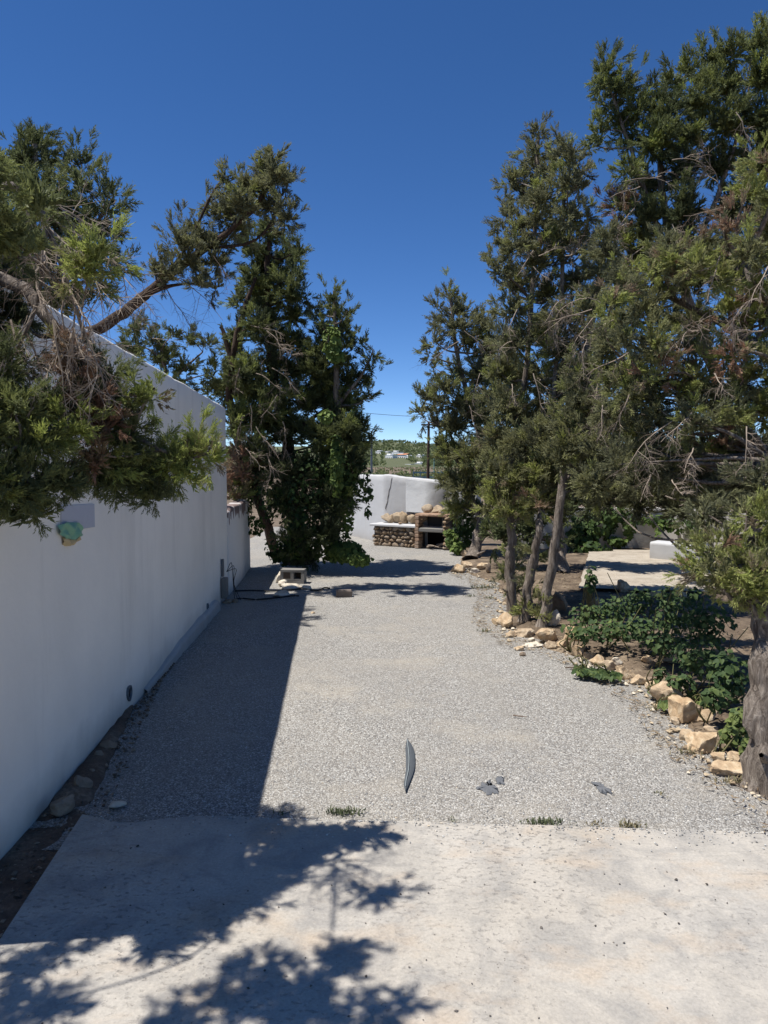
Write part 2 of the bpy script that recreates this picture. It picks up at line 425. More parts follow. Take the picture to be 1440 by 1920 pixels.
# ------------------------------------------------------------------ walls
def wall_mb(path, h, thick, seg=0.12, vs=14, wob=0.012, side=1, base=-0.1, rag=0.01, seed=0.0):
    """plaster wall: path = plan points, h(s) = top height at metres along, thickness goes to the left (side=1) of the path"""
    path = [Vector((p[0], p[1], 0)) for p in path]
    L = [0]
    for a, b in zip(path, path[1:]): L.append(L[-1] + (b - a).length)
    n = max(2, int(L[-1] / seg)); mb = MB(); rings = []
    for i in range(n + 1):
        s = L[-1] * i / n
        k = max(j for j in range(len(path) - 1) if L[j] <= s + 1e-9)
        a, b = path[k], path[k + 1]; p = a.lerp(b, (s - L[k]) / (L[k + 1] - L[k])); d = (b - a).normalized()
        nn = Vector((-d.y, d.x, 0)) * side
        H2 = h(s) + rag * N(s * 2.2, seed) + rag * 0.5 * N(s * 9, seed)
        ring = []
        for j in range(vs + 1):
            z = base + (H2 - 0.035 - base) * j / vs
            ring.append(p + nn * (wob * N(s * 0.8, z * 0.9, seed) + wob * 0.35 * N(s * 3, z * 3, seed)) + Vector((0, 0, z)))
        ring.append(p + nn * 0.012 + Vector((0, 0, H2 - 0.01))); ring.append(p + nn * 0.04 + Vector((0, 0, H2)))
        ring.append(p + nn * (thick - 0.04) + Vector((0, 0, H2))); ring.append(p + nn * thick + Vector((0, 0, H2 - 0.035)))
        ring.append(p + nn * thick + Vector((0, 0, base)))
        rings.append(ring)
    m = len(rings[0])
    v = [tuple(q) for r in rings for q in r]
    f = [(i * m + j, (i + 1) * m + j, (i + 1) * m + j + 1, i * m + j + 1) for i in range(n) for j in range(m - 1)]
    mb.add(v, f)
    for i, rev in ((0, False), (n, True)):                       # end faces
        q = []
        for j in range(vs):
            zf = rings[i][j]; zb = p
            b0 = Vector((rings[i][-1].x, rings[i][-1].y, rings[i][j].z)); b1 = Vector((rings[i][-1].x, rings[i][-1].y, rings[i][j + 1].z))
            mb.add([rings[i][j], b0, b1, rings[i][j + 1]], [(0, 1, 2, 3)])
        mb.add([rings[i][vs], rings[i][-2], rings[i][-3], rings[i][-4]], [(0, 1, 2, 3)])
        mb.add([rings[i][vs], rings[i][-4], rings[i][-5]], [(0, 1, 2)])
    return mb

Y0, Y1 = 2.75, 10.75
lw = empty('garden_wall', (wallx(7), 7, 0), 'long tall white plastered wall standing in shade on the left', 'wall')
def hwall(s): return 2.965 - 0.0135 * s
wall_mb([(wallx(Y0), Y0), (wallx(Y1), Y1)], hwall, 0.30, rag=0.014).obj('wall_body', M['plaster'], lw, smooth=True)
def on_wall(px, py, off=0.0):
    """point on the face of the long wall seen at a photo pixel"""
    r = ray(px, py); t = -1.71 / (r.x + 0.0627 * r.y)
    return Vector((r.x * t + off, r.y * t, H + r.z * t))
WN = Vector((1, 0.0627, 0)).normalized(); WT = Vector((-0.0627, 1, 0)).normalized()
def wall_patch(name, outline, mat, thick, parent, rough=0.0):
    """thin raised patch on the wall: outline in photo pixels, real thickness"""
    mb = MB(); c = sum((on_wall(*p) for p in outline), Vector()) / len(outline)
    ps = [on_wall(*p) for p in outline]; n = len(ps)
    fr = [p + WN * (thick + RNG.uniform(-rough, rough)) for p in ps]; cc = c + WN * (thick * 1.3)
    v = [tuple(p + WN * -0.01) for p in ps] + [tuple(p) for p in fr] + [tuple(cc)]
    mb.add(v, [(i, (i + 1) % n, n + (i + 1) % n, n + i) for i in range(n)])
    mb.add(v, [(n + i, n + (i + 1) % n, 2 * n) for i in range(n)])
    return mb.obj(name, mat, parent)
M['repaint'] = flat('bluish_repaint', lin(186, 188, 196), 0.85, var=0.1)
M['greenplastic'] = flat('green_plastic', lin(132, 182, 152), 0.5, var=0.35, scale=14)
M['ochre'] = flat('ochre_paper', lin(206, 184, 140), 0.8, var=0.3)
M['blackplastic'] = flat('black_plastic', lin(34, 34, 36), 0.55)
M['hollow_shade'] = flat('dark_hollow_shade', lin(24, 22, 22), 0.95)  # near-black colour standing in for the shade inside openings
M['greymetal'] = flat('grey_metal', lin(120, 124, 128), 0.5, 0.6)
tag(wall_patch('repaired_plaster', [(112, 948), (174, 945), (175, 988), (150, 992), (112, 1000)], M['repaint'], 0.011, lw), 'bluish grey repaired plaster square')
# crumpled plastic hanging over an old bracket
def crumple(name, outline, mat, label, cat, off=0.03, seed=1):
    mb = MB(); ps = [on_wall(*p) for p in outline]; c = sum(ps, Vector()) / len(ps); n = len(ps)
    rings = 7; v = []
    for k in range(rings + 1):
        q = 1 - k / rings
        for i in range(n * 4):
            a = ps[(i // 4) % n].lerp(ps[(i // 4 + 1) % n], (i % 4) / 4)
            p = c.lerp(a, q)
            fold = 0.010 * math.sin((p.z * 70 + 2.0 * math.sin(p.y * 30)) + seed) + 0.016 * N(p.y * 16, p.z * 16, seed)
            v.append(tuple(p + WN * (off + fold + 0.014 * (1 - q * q))))
    m = n * 4
    mb.add(v, [(k * m + i, k * m + (i + 1) % m, (k + 1) * m + (i + 1) % m, (k + 1) * m + i) for k in range(rings) for i in range(m)])
    return tag(mb.obj(name, mat, smooth=True), label, cat)
gp = crumple('plastic_bag', [(103, 985), (118, 979), (142, 980), (150, 992), (149, 1003), (132, 1012), (116, 1010), (104, 1000)], M['greenplastic'], 'crumpled pale green plastic stuck on the white wall under the branches', 'plastic', 0.022)
crumple('paper_scrap', [(113, 1008), (134, 1011), (150, 1000), (148, 1012), (133, 1022), (115, 1025)], M['ochre'], 'ochre scrap of paper below the green plastic on the wall', 'paper', 0.012, 3)
# drain hole with a metal rim, and the narrow slot further along
def wall_ring(name, px, py, ry, rz_, mat, parent, label):
    c = on_wall(px, py, 0.0); mb = MB(); n = 14; v = []
    for r, o in ((1.25, -0.01), (1.25, 0.016), (0.95, 0.016), (0.88, 0.004)):
        for i in range(n):
            a = 2 * math.pi * i / n; v.append(tuple(c + WN * o + WT * (ry * r * math.cos(a)) + Vector((0, 0, rz_ * r * math.sin(a) * (1 + 0.12 * math.sin(3 * a))))))
    mb.add(v, [(k * n + i, k * n + (i + 1) % n, (k + 1) * n + (i + 1) % n, (k + 1) * n + i) for k in range(3) for i in range(n)])
    o = mb.obj(name, mat, parent); tag(o, label)
    mb = MB(); vv = [tuple(c + WN * 0.006)] + v[3 * n:]
    mb.add(vv, [(0, 1 + i, 1 + (i + 1) % n, ) for i in range(n)]); h = mb.obj('hollow', M['hollow_shade'], o)  # flat disc coloured dark in place of the shade in the hole
    return o
wall_ring('drain_hole', 241, 1299, 0.045, 0.05, M['greymetal'], lw, 'small dark drain hole low in the wall')
wall_ring('wall_slot', 388.5, 1140, 0.03, 0.055, M['greymetal'], lw, 'narrow dark slot in the wall')
# broken plaster skirting along the foot of the wall
mb = MB(); a = []; n = 46
for i in range(n + 1):
    y = 6.05 + 3.6 * i / n; ht = (0.05 + 0.12 * min(1, i / 25)) * (0.8 + 0.5 * N(y * 2.2, 3)) ; th = 0.03 + 0.03 * i / n + 0.012 * N(y * 6, 1)
    x = wallx(y)
    a += [(x - 0.02, y, ht + 0.02), (x + th * 0.6, y, ht), (x + th, y, ht * 0.75), (x + th * 1.25, y, -0.03)]
mb.add(a, [(4 * i + j, 4 * i + 4 + j, 4 * i + 5 + j, 4 * i + 1 + j) for i in range(n) for j in range(3)])
tag(mb.obj('broken_skirting', M['plaster_old'], lw), 'broken white plaster skirting')

# low wall carrying on from the tall one, with brown drips on its top
def mat_drips():
    m = NT('stained_plaster'); base = mat_plaster  # same plaster with rust drips
    c = m.mix(m.noise(1.2, 5), (0.82, 0.79, 0.74, 1), (0.72, 0.69, 0.65, 1))
    s = m.sep()
    d = m.noise(1.0, 4, 0.6, vec=m.mapping((7, 5.5, 0.9)))
    top = m.ramp(m.math('ADD', s[2], m.math('MULTIPLY', d, 0.55)), [(0.0, g4(0)), (1.0, g4(1))])
    zz = m.math('GREATER_THAN', m.math('ADD', s[2], m.math('MULTIPLY', d, 0.9)), 1.60)
    zz = m.math('MULTIPLY', zz, m.math('LESS_THAN', s[1], 12.9))
    zz = m.math('MULTIPLY', zz, m.math('GREATER_THAN', m.noise(1.0, 2, vec=m.mapping((0.01, 4.2, 0.4))), 0.44))
    c = m.mix(m.math('MULTIPLY', zz, 0.85), c, lin(92, 62, 54))
    g = m.ramp(m.math('ADD', s[2], m.math('MULTIPLY', m.noise(3, 4), 0.35)), [(0.12, g4(0.6)), (0.4, g4(0))])
    c = m.mix(g, c, (0.33, 0.29, 0.24, 1))
    return m.out(c, 0.9, m.bump(m.noise(7, 5), 0.4, 0.02))
M['drips'] = mat_drips()
low = wall_mb([(wallx(Y1) + 0.02, Y1 + 0.004), (wallx(12.3) + 0.02, 12.3), (wallx(13.6) - 0.02, 13.6)], lambda s: 1.27 if s < 0.35 else 1.33, 0.24, rag=0.02, seed=5)
tag(low.obj('low_wall', M['drips'], smooth=True), 'low white wall with brown drips joined to the end of the tall wall', 'wall')

# far retaining wall behind the barbecue
BL, BR = G(697, 1023), G(843, 1033)
bd = (BR - BL).normalized(); bn = Vector((-bd.y, bd.x, 0))           # bn points away from the camera
brz = math.atan2(bd.y, bd.x)
back0 = BL + bn * 0.62
wp = [back0 + Vector((-0.45, 0.9, 0)) * 2.4, back0 + bd * -0.02, back0 + bd * 2.5]
fw = empty('retaining_wall', back0, 'weathered white wall rising behind the stone barbecue', 'wall')
wl1 = (wp[1] - wp[0]).length
wall_mb([wp[0], wp[1], wp[2]], lambda s: 1.70 + 0.03 * min(s, wl1) / wl1 - 0.085 * max(0, s - wl1), 0.28, seg=0.1, rag=0.025, wob=0.012, seed=9).obj('wall_body', M['plaster_old'], fw, smooth=True)
mb = MB()                                                            # cracks: narrow dark lines let into the face
def crack(x0, z0, x1, z1, wid, seed):
    pts = []
    for i in range(15):
        t = i / 14; pts.append(back0 + bd * (x0 + (x1 - x0) * t + 0.03 * N(t * 6, seed)) + bn * -0.006 + Vector((0, 0, z0 + (z1 - z0) * t)))
    mb.add(*tube(pts, [wid * (0.6 + 0.6 * abs(N(i * 0.7, seed))) for i in range(15)], 4))
crack(0.22, 1.66, 0.03, 0.86, 0.009, 2); crack(0.95, 1.55, 1.2, 1.0, 0.004, 8)
mb.obj('crack', M['mortar'], fw)

# wall and plinth beyond the terrace
ra, rb, rc = G(1075, 1037), G(1245, 1037), G(1480, 1062)
tag(wall_mb([ra + Vector((-1.2, 0.3, 0)), ra, rb, rc], lambda s: 1.02, 0.25, seed=12, rag=0.02, wob=0.03).obj('boundary_wall', mat_plaster('cream_plaster', (0.46, 0.43, 0.385, 1), 0.8), smooth=True), 'cream boundary wall draped with ivy beyond the terrace', 'wall')
pa, pb = G(1218, 1048, 0.12), G(1310, 1056, 0.12)
tag(wall_mb([pa, pb], lambda s: 0.46, 0.7, seed=15, rag=0.02, base=0.1).obj('plinth', M['plaster_old'], smooth=True), 'low whitewashed plinth in front of the cream boundary wall', 'plinth')

# ------------------------------------------------------------------ rocks
import bmesh
def ico(sub):
    bm = bmesh.new(); bmesh.ops.create_icosphere(bm, subdivisions=sub, radius=1.0)
    v = np.array([x.co[:] for x in bm.verts]); f = np.array([[q.index for q in p.verts] for p in bm.faces]); bm.free(); return v, f
ICO = {s: ico(s) for s in (1, 2, 3, 4)}
def rock_shape(size, sub=3, cuts=9, seed=0, rough=0.24, flatb=True):
    rg = np.random.default_rng(seed); v, f = ICO[sub]; v = v.copy()
    for k in range(cuts):
        n = rg.normal(size=3); n /= np.linalg.norm(n); h = rg.uniform(0.42, 0.82)
        e = np.maximum(0, v @ n - h); v -= e[:, None] * n[None, :] * 0.92
    d = np.array([mnoise.noise(Vector(p * 1.6 + seed)) * rough + mnoise.noise(Vector(p * 4.5 + seed)) * rough * 0.45 + (mnoise.noise(Vector(p * 10.0 + seed)) * rough * 0.2 if sub > 2 else 0) for p in v])
    v *= (1 + d)[:, None]
    v /= np.abs(v).max(axis=0)
    if flatb: v[:, 2] = np.where(v[:, 2] < -0.6, -0.6 - (v[:, 2] + 0.6) * -0.2, v[:, 2])
    return v * (np.array(size) / 2), f
def rock(name, label, px, py, wpx, hpx, mat, seed, z=0.0, group=None, cat='stone', rz=0.0, dep=0.8):
    g = G(px, py + hpx * 0.5, z); s = g.y / F
    wd, ht = wpx * s * 1.15, hpx * s * 1.12
    d = max(wd * dep, 0.03); ht = max(ht, 0.03)
    v, f = rock_shape((wd, d, ht * 1.25), 4 if wpx > 40 else (3 if wpx > 18 else 2), 9 + seed % 6, seed)
    o = MB().add(v, f).obj(name, mat, smooth=False)
    for p in o.data.polygons: p.use_smooth = True
    o.data.set_sharp_from_angle(angle=math.radians(28)) if hasattr(o.data, 'set_sharp_from_angle') else None
    o.location = (g.x, g.y + d * 0.35, z + ht * 0.33); o.rotation_euler = (0, 0, rz)
    return tag(o, label, cat, group)
BG = 'stones edging the planting bed'
R, RP, RD = M['rock'], M['rock_pale'], M['rock_dark']
bed_rocks = [
 (860, 1066, 27, 17, R, 'orange stone at the near left of the small ring round the far leaning tree'),
 (878, 1059, 24, 10, R, 'flat tan stone lying on top of the far tree ring'),
 (893, 1071, 20, 9, RP, 'small pale grey stone at the front of the far tree ring'),
 (907, 1062, 22, 12, R, 'rounded tan stone at the right of the far tree ring'),
 (917, 1066, 11, 17, RD, 'upright brown stone ending the far tree ring'),
 (874, 1037, 18, 11, R, 'stone behind the V-shaped trunk beside the barbecue weeds'),
 (931, 1165, 15, 13, R, 'leftmost small tan stone at the corner of the bed by the slim trunks'),
 (952, 1166, 34, 27, R, 'blocky orange stone at the foot of the left slim trunk'),
 (957, 1190, 20, 13, R, 'small stone in front of the blocky orange stone'),
 (988, 1186, 41, 19, R, 'long tan stone in front of the middle slim trunk'),
 (998, 1200, 14, 9, RP, 'little pale stone between the long tan stone and the flat slab'),
 (1004, 1210, 41, 9, RP, 'thin flat pale slab lying at the gravel edge'),
 (1031, 1192, 46, 25, R, 'largest pale tan stone in front of the right slim trunk'),
 (1038, 1211, 25, 15, R, 'squarish stone tucked below the largest tan stone'),
 (974, 1216, 18, 8, R, 'small loose stone out on the gravel'),
 (980, 1226, 12, 7, RD, 'smaller loose stone out on the gravel, nearest of the pair'),
 (1041, 1160, 24, 30, RP, 'whitish upright stone right of the slim trunks'),
 (1049, 1128, 32, 38, RD, 'big shaded brown stone behind the whitish upright stone'),
 (1121, 1131, 27, 16, R, 'sunlit tan stone behind the leafy bush'),
 (1172, 1100, 32, 22, R, 'flat-topped brown stone at the edge of the terrace'),
 (1157, 1124, 26, 30, RD, 'dark stone half hidden behind the bush next to the terrace'),
 (1081, 1190, 38, 26, R, 'tan stone under the left end of the leafy bush'),
 (1087, 1219, 34, 26, R, 'broken tan stone below the left end of the leafy bush'),
 (1122, 1240, 28, 20, R, 'narrow tan stone in the leaves at the gravel edge'),
 (1174, 1262, 42, 24, R, 'orange stone just above the trailing green runner'),
 (1200, 1277, 36, 18, R, 'low cream stone right of the orange stone'),
 (1231, 1286, 30, 12, R, 'low flat stone leading to the two big boulders'),
 (1254, 1305, 56, 40, R, 'rounded tan boulder with a weed growing against it'),
 (1291, 1335, 68, 44, R, 'biggest sloping tan boulder of the bed edge'),
 (1328, 1345, 38, 26, R, 'lichen-spotted stone right of the biggest sloping boulder'),
 (1335, 1367, 30, 14, R, 'low stone with dry weeds between the boulder and the rough clump'),
 (1294, 1378, 32, 22, R, 'brown stone at the left of the rough clump by the gravel'),
 (1328, 1392, 58, 44, R, 'rough pitted orange stone near the big tree trunk'),
 (1386, 1423, 32, 22, R, 'stone leaning behind the pale oblong stone at the big trunk'),
 (1379, 1446, 66, 30, R, 'pale oblong stone lying in front of the big trunk'),
 (1060, 1206, 26, 16, R, 'tan stone between the largest slim-trunk stone and the bush'),
 (1105, 1228, 24, 16, R, 'small tan stone beneath the narrow one in the leaves'),
 (1142, 1250, 30, 18, R, 'low stone left of the orange stone above the runner'),
 (1158, 1240, 20, 14, RP, 'pale stone peeping out behind the low stone by the runner'),
 (1222, 1276, 22, 12, RD, 'dark small stone wedged before the low flat stone'),
 (1238, 1322, 18, 12, R, 'little stone at the left foot of the rounded boulder'),
 (1268, 1352, 24, 14, R, 'small stone below the biggest sloping boulder'),
 (1312, 1408, 26, 14, R, 'low chip in front of the rough pitted stone'),
 (1350, 1420, 28, 18, R, 'tan stone linking the rough stone to the pale oblong one'),
 (1408, 1462, 24, 16, RD, 'dark stone against the foot of the big trunk'),
 (1215, 1236, 24, 14, R, 'tan stone showing through the gap low in the bush'),
 (1262, 1238, 34, 16, R, 'stone lit in the dark gap at the right of the bush'),
 (1350, 1225, 30, 14, RD, 'brown stone in the shade left of the big trunk'),
 (1230, 1115, 30, 12, R, 'reddish stone at the terrace front above the bush'),
 (1280, 1118, 34, 12, R, 'second reddish stone at the terrace front nearer the bright foliage'),
]
for i, (x, y, a, b, m, lab) in enumerate(bed_rocks):
    inside = max(0, G(x, y + b / 2).x - bedx(G(x, y + b / 2).y))
    rock('stone', lab, x, y, a, b, m, 11 + i * 3, z=max(0, bed_z(inside)) * (1 if inside > 0.25 else 0.4), group=BG, rz=random.uniform(-0.3, 0.3))
dirt_rocks = [(110, 1512, 42, 36, RD, 'largest brown stone between the slab corner and the white wall'), (152, 1470, 32, 26, RD, 'dark lump in the earth strip just above the slab corner'),
 (201, 1398, 28, 18, RD, 'paler stone farthest up the earth strip at the wall'), (182, 1416, 18, 14, RD, 'small stone touching the farthest strip stone'),
 (168, 1448, 16, 12, RD, 'middle small stone in the earth strip by the wall'), (215, 1512, 34, 9, RP, 'flat broken concrete chip at the slab edge in shade'), (140, 1492, 14, 10, RD, 'little stone beside the dark lump near the slab corner')]
for i, (x, y, a, b, m, lab) in enumerate(dirt_rocks):
    rock('stone', lab, x, y, a, b, m, 201 + i * 3, z=0.015, group='stones in the earth strip', rz=random.uniform(-0.5, 0.5))

# ------------------------------------------------------------------ barbecue (local frame: x along front, y back, z up)
bq = empty('stone_barbecue', BL, 'stone barbecue with white counter and open grill against the far white wall', 'barbecue', rz=brz)
def bpart(name, mb, mat, smooth=False, parent=None, label=None):
    o = mb.obj(name, mat, parent or bq, smooth, local=True)
    if label: o['label'] = label
    return o
CW = 1.20                                                           # counter length, then the grill bay to 1.93
core = MB(); core.add(*box((CW / 2, 0.33, 0.22), (CW - 0.06, 0.50, 0.52), jit=0.0)); base_o = bpart('counter_base', core, M['mortar'])
stones = [ ]
for k in range(9):                                                   # each face stone its own part
    v, f = rock_shape((1, 1, 1), 2, 16, 400 + k, 0.13, False); me = MB().add(v, f).mesh('stone', M['rock_wall'], True); stones.append(me)
z = 0.0; row = 0
while z < 0.47:
    hgt = random.uniform(0.07, 0.125); x = random.uniform(-0.02, 0.03)
    while x < CW - 0.05:
        wd = random.uniform(0.07, 0.20); wd = min(wd, CW - x)
        o = link(bpy.data.objects.new('stone', stones[random.randrange(9)]), base_o)
        o.location = (x + wd / 2, 0.075 + random.uniform(-0.012, 0.012), z + hgt / 2 + random.uniform(-0.012, 0.012))
        o.scale = (wd * random.uniform(1.02, 1.2), 0.13, hgt * random.uniform(1.0, 1.25)); o.rotation_euler = (0, random.uniform(-0.4, 0.4), 0)
        x += wd
    z += hgt * 0.98; row += 1
core = MB(); core.add(*box((CW / 2 - 0.02, 0.29, 0.515), (CW + 0.08, 0.60, 0.055), bev=0.012, jit=0.002)); bpart('counter_slab', core, M['plaster_old'], label='chalky white counter slab')
x = 0.02
while x < CW + 0.45:                                                 # ragged rubble course at the back of the counter
    wd = random.uniform(0.20, 0.36); hg = random.uniform(0.24, 0.34)
    v, f = rock_shape((wd * 1.1, 0.24, hg), 3, 8, int(x * 1000) + 3, 0.2, False)
    o = bpart('rubble_stone', MB().add(v, f), M['rubble'], True); o.location = (x + wd / 2, 0.46 + random.uniform(-0.03, 0.03), (0.54 if x < CW - 0.1 else 0.74) + hg * 0.42)
    x += wd * 0.66
v, f = rock_shape((0.13, 0.10, 0.07), 2, 6, 77); o = bpart('loose_stone', MB().add(v, f), RD, True); o.location = (0.72, 0.14, 0.57)
gx0, gx1 = CW + 0.03, 1.93
M['brickpost'] = mat_rock('brick_post', lin(128, 100, 80), lin(160, 130, 106), lin(182, 158, 134), 12)
for k in range(9):                                                   # left brick post
    zz = 0.03 + k * 0.085
    b = MB(); b.add(*box((0, 0, 0), (0.10, 0.22, 0.076), jit=0.004, bev=0.008)); o = bpart('brick', b, M['brickpost']); o.location = (CW + 0.05 + random.uniform(-0.006, 0.006), 0.10, zz + 0.02)
for k in range(8):                                                   # right stone post
    zz = 0.05 + k * 0.1
    v, f = rock_shape((0.17, 0.24, 0.115), 2, 8, 500 + k, 0.15, False); o = bpart('post_stone', MB().add(v, f), M['rock_wall'], True); o.location = (1.97 + random.uniform(-0.01, 0.02), 0.12, zz)
M['greyslab'] = flat('grey_hearth_concrete', lin(134, 130, 123), 0.9)
M['soot'] = flat('sooty_plaster', lin(96, 92, 86), 0.95, var=0.5, scale=6)
M['ash'] = flat('pale_ash', lin(196, 192, 184), 0.95, var=0.4, scale=14)
b = MB(); b.add(*box((1.59, 0.30, 0.455), (0.68, 0.60, 0.09), bev=0.012, jit=0.003)); hs_o = bpart('hearth_slab', b, M['greyslab'])
b = MB(); b.add(*box((1.59, 0.36, 0.507), (0.56, 0.44, 0.012), jit=0.004)); bpart('ash_bed', b, M['ash'], parent=hs_o)
b = MB(); b.add(*box((1.59, 0.585, 0.62), (0.70, 0.03, 0.26))); bpart('fire_back', b, M['soot'])
b = MB(); b.add(*box((1.88, 0.33, 0.62), (0.04, 0.46, 0.25))); bpart('fire_side', b, M['soot'])
b = MB(); b.add(*box((1.60, 0.30, 0.80), (0.84, 0.52, 0.06), bev=0.012, jit=0.006)); bpart('grill_lintel', b, M['brickpost'])
b = MB(); b.add(*box((1.59, 0.60, 0.2), (0.70, 0.02, 0.42))); bpart('store_shade_panel', b, M['hollow_shade'])  # near-black panel, the shade under the hearth put into colour
# plastered hood: leaning rounded breast above the counter and a straight flue cheek
def hood():
    mb = MB(); n = 26; rows = 14; v = []
    for j in range(rows + 1):
        t = j / rows; zz = 0.83 + t * (0.80 - 0.0)
        for i in range(n + 1):
            u = i / n; x = 0.62 + 1.12 * u
            bulge = 0.24 * (1 - t * 0.85) * (math.sin(math.pi * min(1, u * 1.02)) ** 0.55)
            y = 0.60 - bulge + 0.012 * N(x * 3, zz * 3)
            v.append((x, y, zz - 0.095 * (x - 0.62) * t + 0.01 * N(x * 4, 3)))
    mb.add(v, [(j * (n + 1) + i, j * (n + 1) + i + 1, (j + 1) * (n + 1) + i + 1, (j + 1) * (n + 1) + i) for j in range(rows) for i in range(n)])
    tp = [v[rows * (n + 1) + i] for i in range(n + 1)]
    v2 = []
    for p in tp: v2 += [p, (p[0], 0.72, p[2] + 0.005)]
    mb.add(v2, [(2 * i, 2 * i + 2, 2 * i + 3, 2 * i + 1) for i in range(n)])
    return mb
def mat_hood():
    m = NT('sooted_hood'); s = m.sep()
    c = m.mix(m.noise(2.5, 5), (0.50, 0.495, 0.48, 1), (0.40, 0.395, 0.385, 1))
    k = m.math('ADD', s[0], m.math('MULTIPLY', m.noise(2.5, 4), 0.35))
    k2 = m.ramp(k, [(0.0, g4(0)), (0.59, g4(0)), (0.72, g4(1)), (1.0, g4(1))])
    mp = m.n('ShaderNodeMapRange'); m.l(k, mp.inputs[0]); mp.inputs[1].default_value = 1.38; mp.inputs[2].default_value = 1.62
    c = m.mix(m.math('MULTIPLY', mp.outputs[0], 0.62), c, lin(96, 92, 88))
    return m.out(c, 0.92, m.bump(m.noise(9, 5), 0.5, 0.02))
bpart('hood', hood(), mat_hood(), True, label='sooty white plastered hood')
b = MB()
q = [(1.72, 0.30, 0.84), (2.10, 0.34, 0.84), (1.98, 0.60, 1.28), (1.74, 0.60, 1.30), (1.72, 0.70, 0.84), (2.10, 0.70, 0.84), (1.98, 0.70, 1.28), (1.74, 0.70, 1.30)]
b.add(q, [(0, 1, 2, 3), (1, 5, 6, 2), (0, 3, 7, 4), (3, 2, 6, 7)]); bpart('flue_cheek', b, M['soot'])
for k in range(9):                                                   # kindling stored under the hearth
    a0 = Vector((random.uniform(1.32, 1.85), random.uniform(0.02, 0.3), 0.03 + 0.02 * (k % 4)))
    ang = random.uniform(-0.6, 0.6); L = random.uniform(0.25, 0.45)
    p = [a0, a0 + Vector((math.cos(ang) * L * 0.5, math.sin(ang) * L * 0.5, random.uniform(0.0, 0.08))), a0 + Vector((math.cos(ang) * L, math.sin(ang) * L, 0.02))]
    wpts = [world_of(bq) @ x for x in smooth_path(p, 7)]
    o = MB().add(*tube(wpts, np.linspace(0.016, 0.009, 7), 6)).obj('firewood_stick', M['deadwood'], smooth=True)
    tag(o, 'bleached stick of kindling under the barbecue hearth', 'stick', 'kindling under the hearth')

# ------------------------------------------------------------------ juniper generator
def tuft_proto(seed, twigs=11, leaves=11, lw=0.052, ll=0.215, spread=0.75):
    """spray of scale foliage, unit length, growing along +Z: thin pointed triangles set along little twigs"""
    rg = np.random.default_rng(seed); V = []
    for k in range(twigs):
        s = rg.uniform(0.0, 0.45); a = rg.uniform(0, 2 * math.pi); tilt = rg.uniform(0.1, spread)
        d = np.array([math.sin(tilt) * math.cos(a), math.sin(tilt) * math.sin(a), math.cos(tilt)])
        o = np.array([rg.normal(0, 0.05), rg.normal(0, 0.05), s]); L = rg.uniform(0.38, 0.62) * (1.15 - s * 0.5)
        for j in range(leaves):
            t = (j + rg.uniform(0, 1)) / leaves
            p = o + d * L * t
            q = rg.normal(size=3); q -= d * (q @ d); q /= np.linalg.norm(q)
            ld = d * rg.uniform(0.7, 1.0) + q * rg.uniform(0.35, 0.8) + np.array([0, 0, 0.2]); ld /= np.linalg.norm(ld)
            wv = np.cross(ld, rg.normal(size=3)); wv /= np.linalg.norm(wv)
            l = ll * rg.uniform(0.7, 1.2) * (1.1 - 0.4 * t); w_ = lw * rg.uniform(0.7, 1.2)
            V += [p - wv * w_ / 2, p + wv * w_ / 2, p + ld * l]
    return np.array(V, np.float32)
PROTO = [tuft_proto(100 + i) for i in range(10)]
PROTO_FINE = [tuft_proto(300 + i, 14, 12, 0.040, 0.195, 0.8) for i in range(8)]
PROTO_FAR = [tuft_proto(500 + i, 8, 7, 0.105, 0.29, 0.95) for i in range(8)]

def place_tufts(mb, pos, axis, size, tint, protos):
    n = len(pos); pid = RNG.integers(0, len(protos), n)
    z = axis / np.linalg.norm(axis, axis=1, keepdims=True)
    r = RNG.normal(size=(n, 3)); x = np.cross(r, z); x /= np.linalg.norm(x, axis=1, keepdims=True); y = np.cross(z, x)
    R_ = np.stack([x, y, z], 2)                                     # columns
    for k, pr in enumerate(protos):
        i = np.where(pid == k)[0]
        if len(i) == 0: continue
        v = np.einsum('nij,mj->nmi', R_[i] * size[i][:, None, None], pr) + pos[i][:, None, :]
        m = len(pr); c = len(i)
        f = np.arange(c * m).reshape(-1, 3)
        lt = np.repeat(RNG.normal(0, 0.035, (c, m // 3)), 3, axis=1)
        mb.add(v.reshape(-1, 3), f, (tint[i][:, None] + lt).reshape(-1))

def twig(mb, start, d, length, r, level, droop=0.3, sides=4, kids=6, wander=0.25):
    d = Vector(d).normalized(); p = Vector(start); pts = [p.copy()]; n = 7 if level > 0 else 5; dirs = []
    for i in range(n - 1):
        d = (d + Vector(RNG.normal(0, wander, 3)) * 0.6 + Vector((0, 0, -droop * 0.25))).normalized()
        p = p + d * (length / (n - 1)); pts.append(p.copy()); dirs.append(d.copy())
    mb.add(*tube(pts, np.linspace(r, r * 0.3, n), sides if level > 1 else 3))
    if level > 0:
        for k in range(kids):
            i = int(RNG.integers(1, n - 1)); q = Vector(RNG.normal(size=3)).normalized()
            dd = (dirs[i] * 0.8 + q * 0.8).normalized()
            twig(mb, pts[i], dd, length * RNG.uniform(0.3, 0.6), r * 0.5, level - 1, droop, sides, max(2, kids - 2), wander)

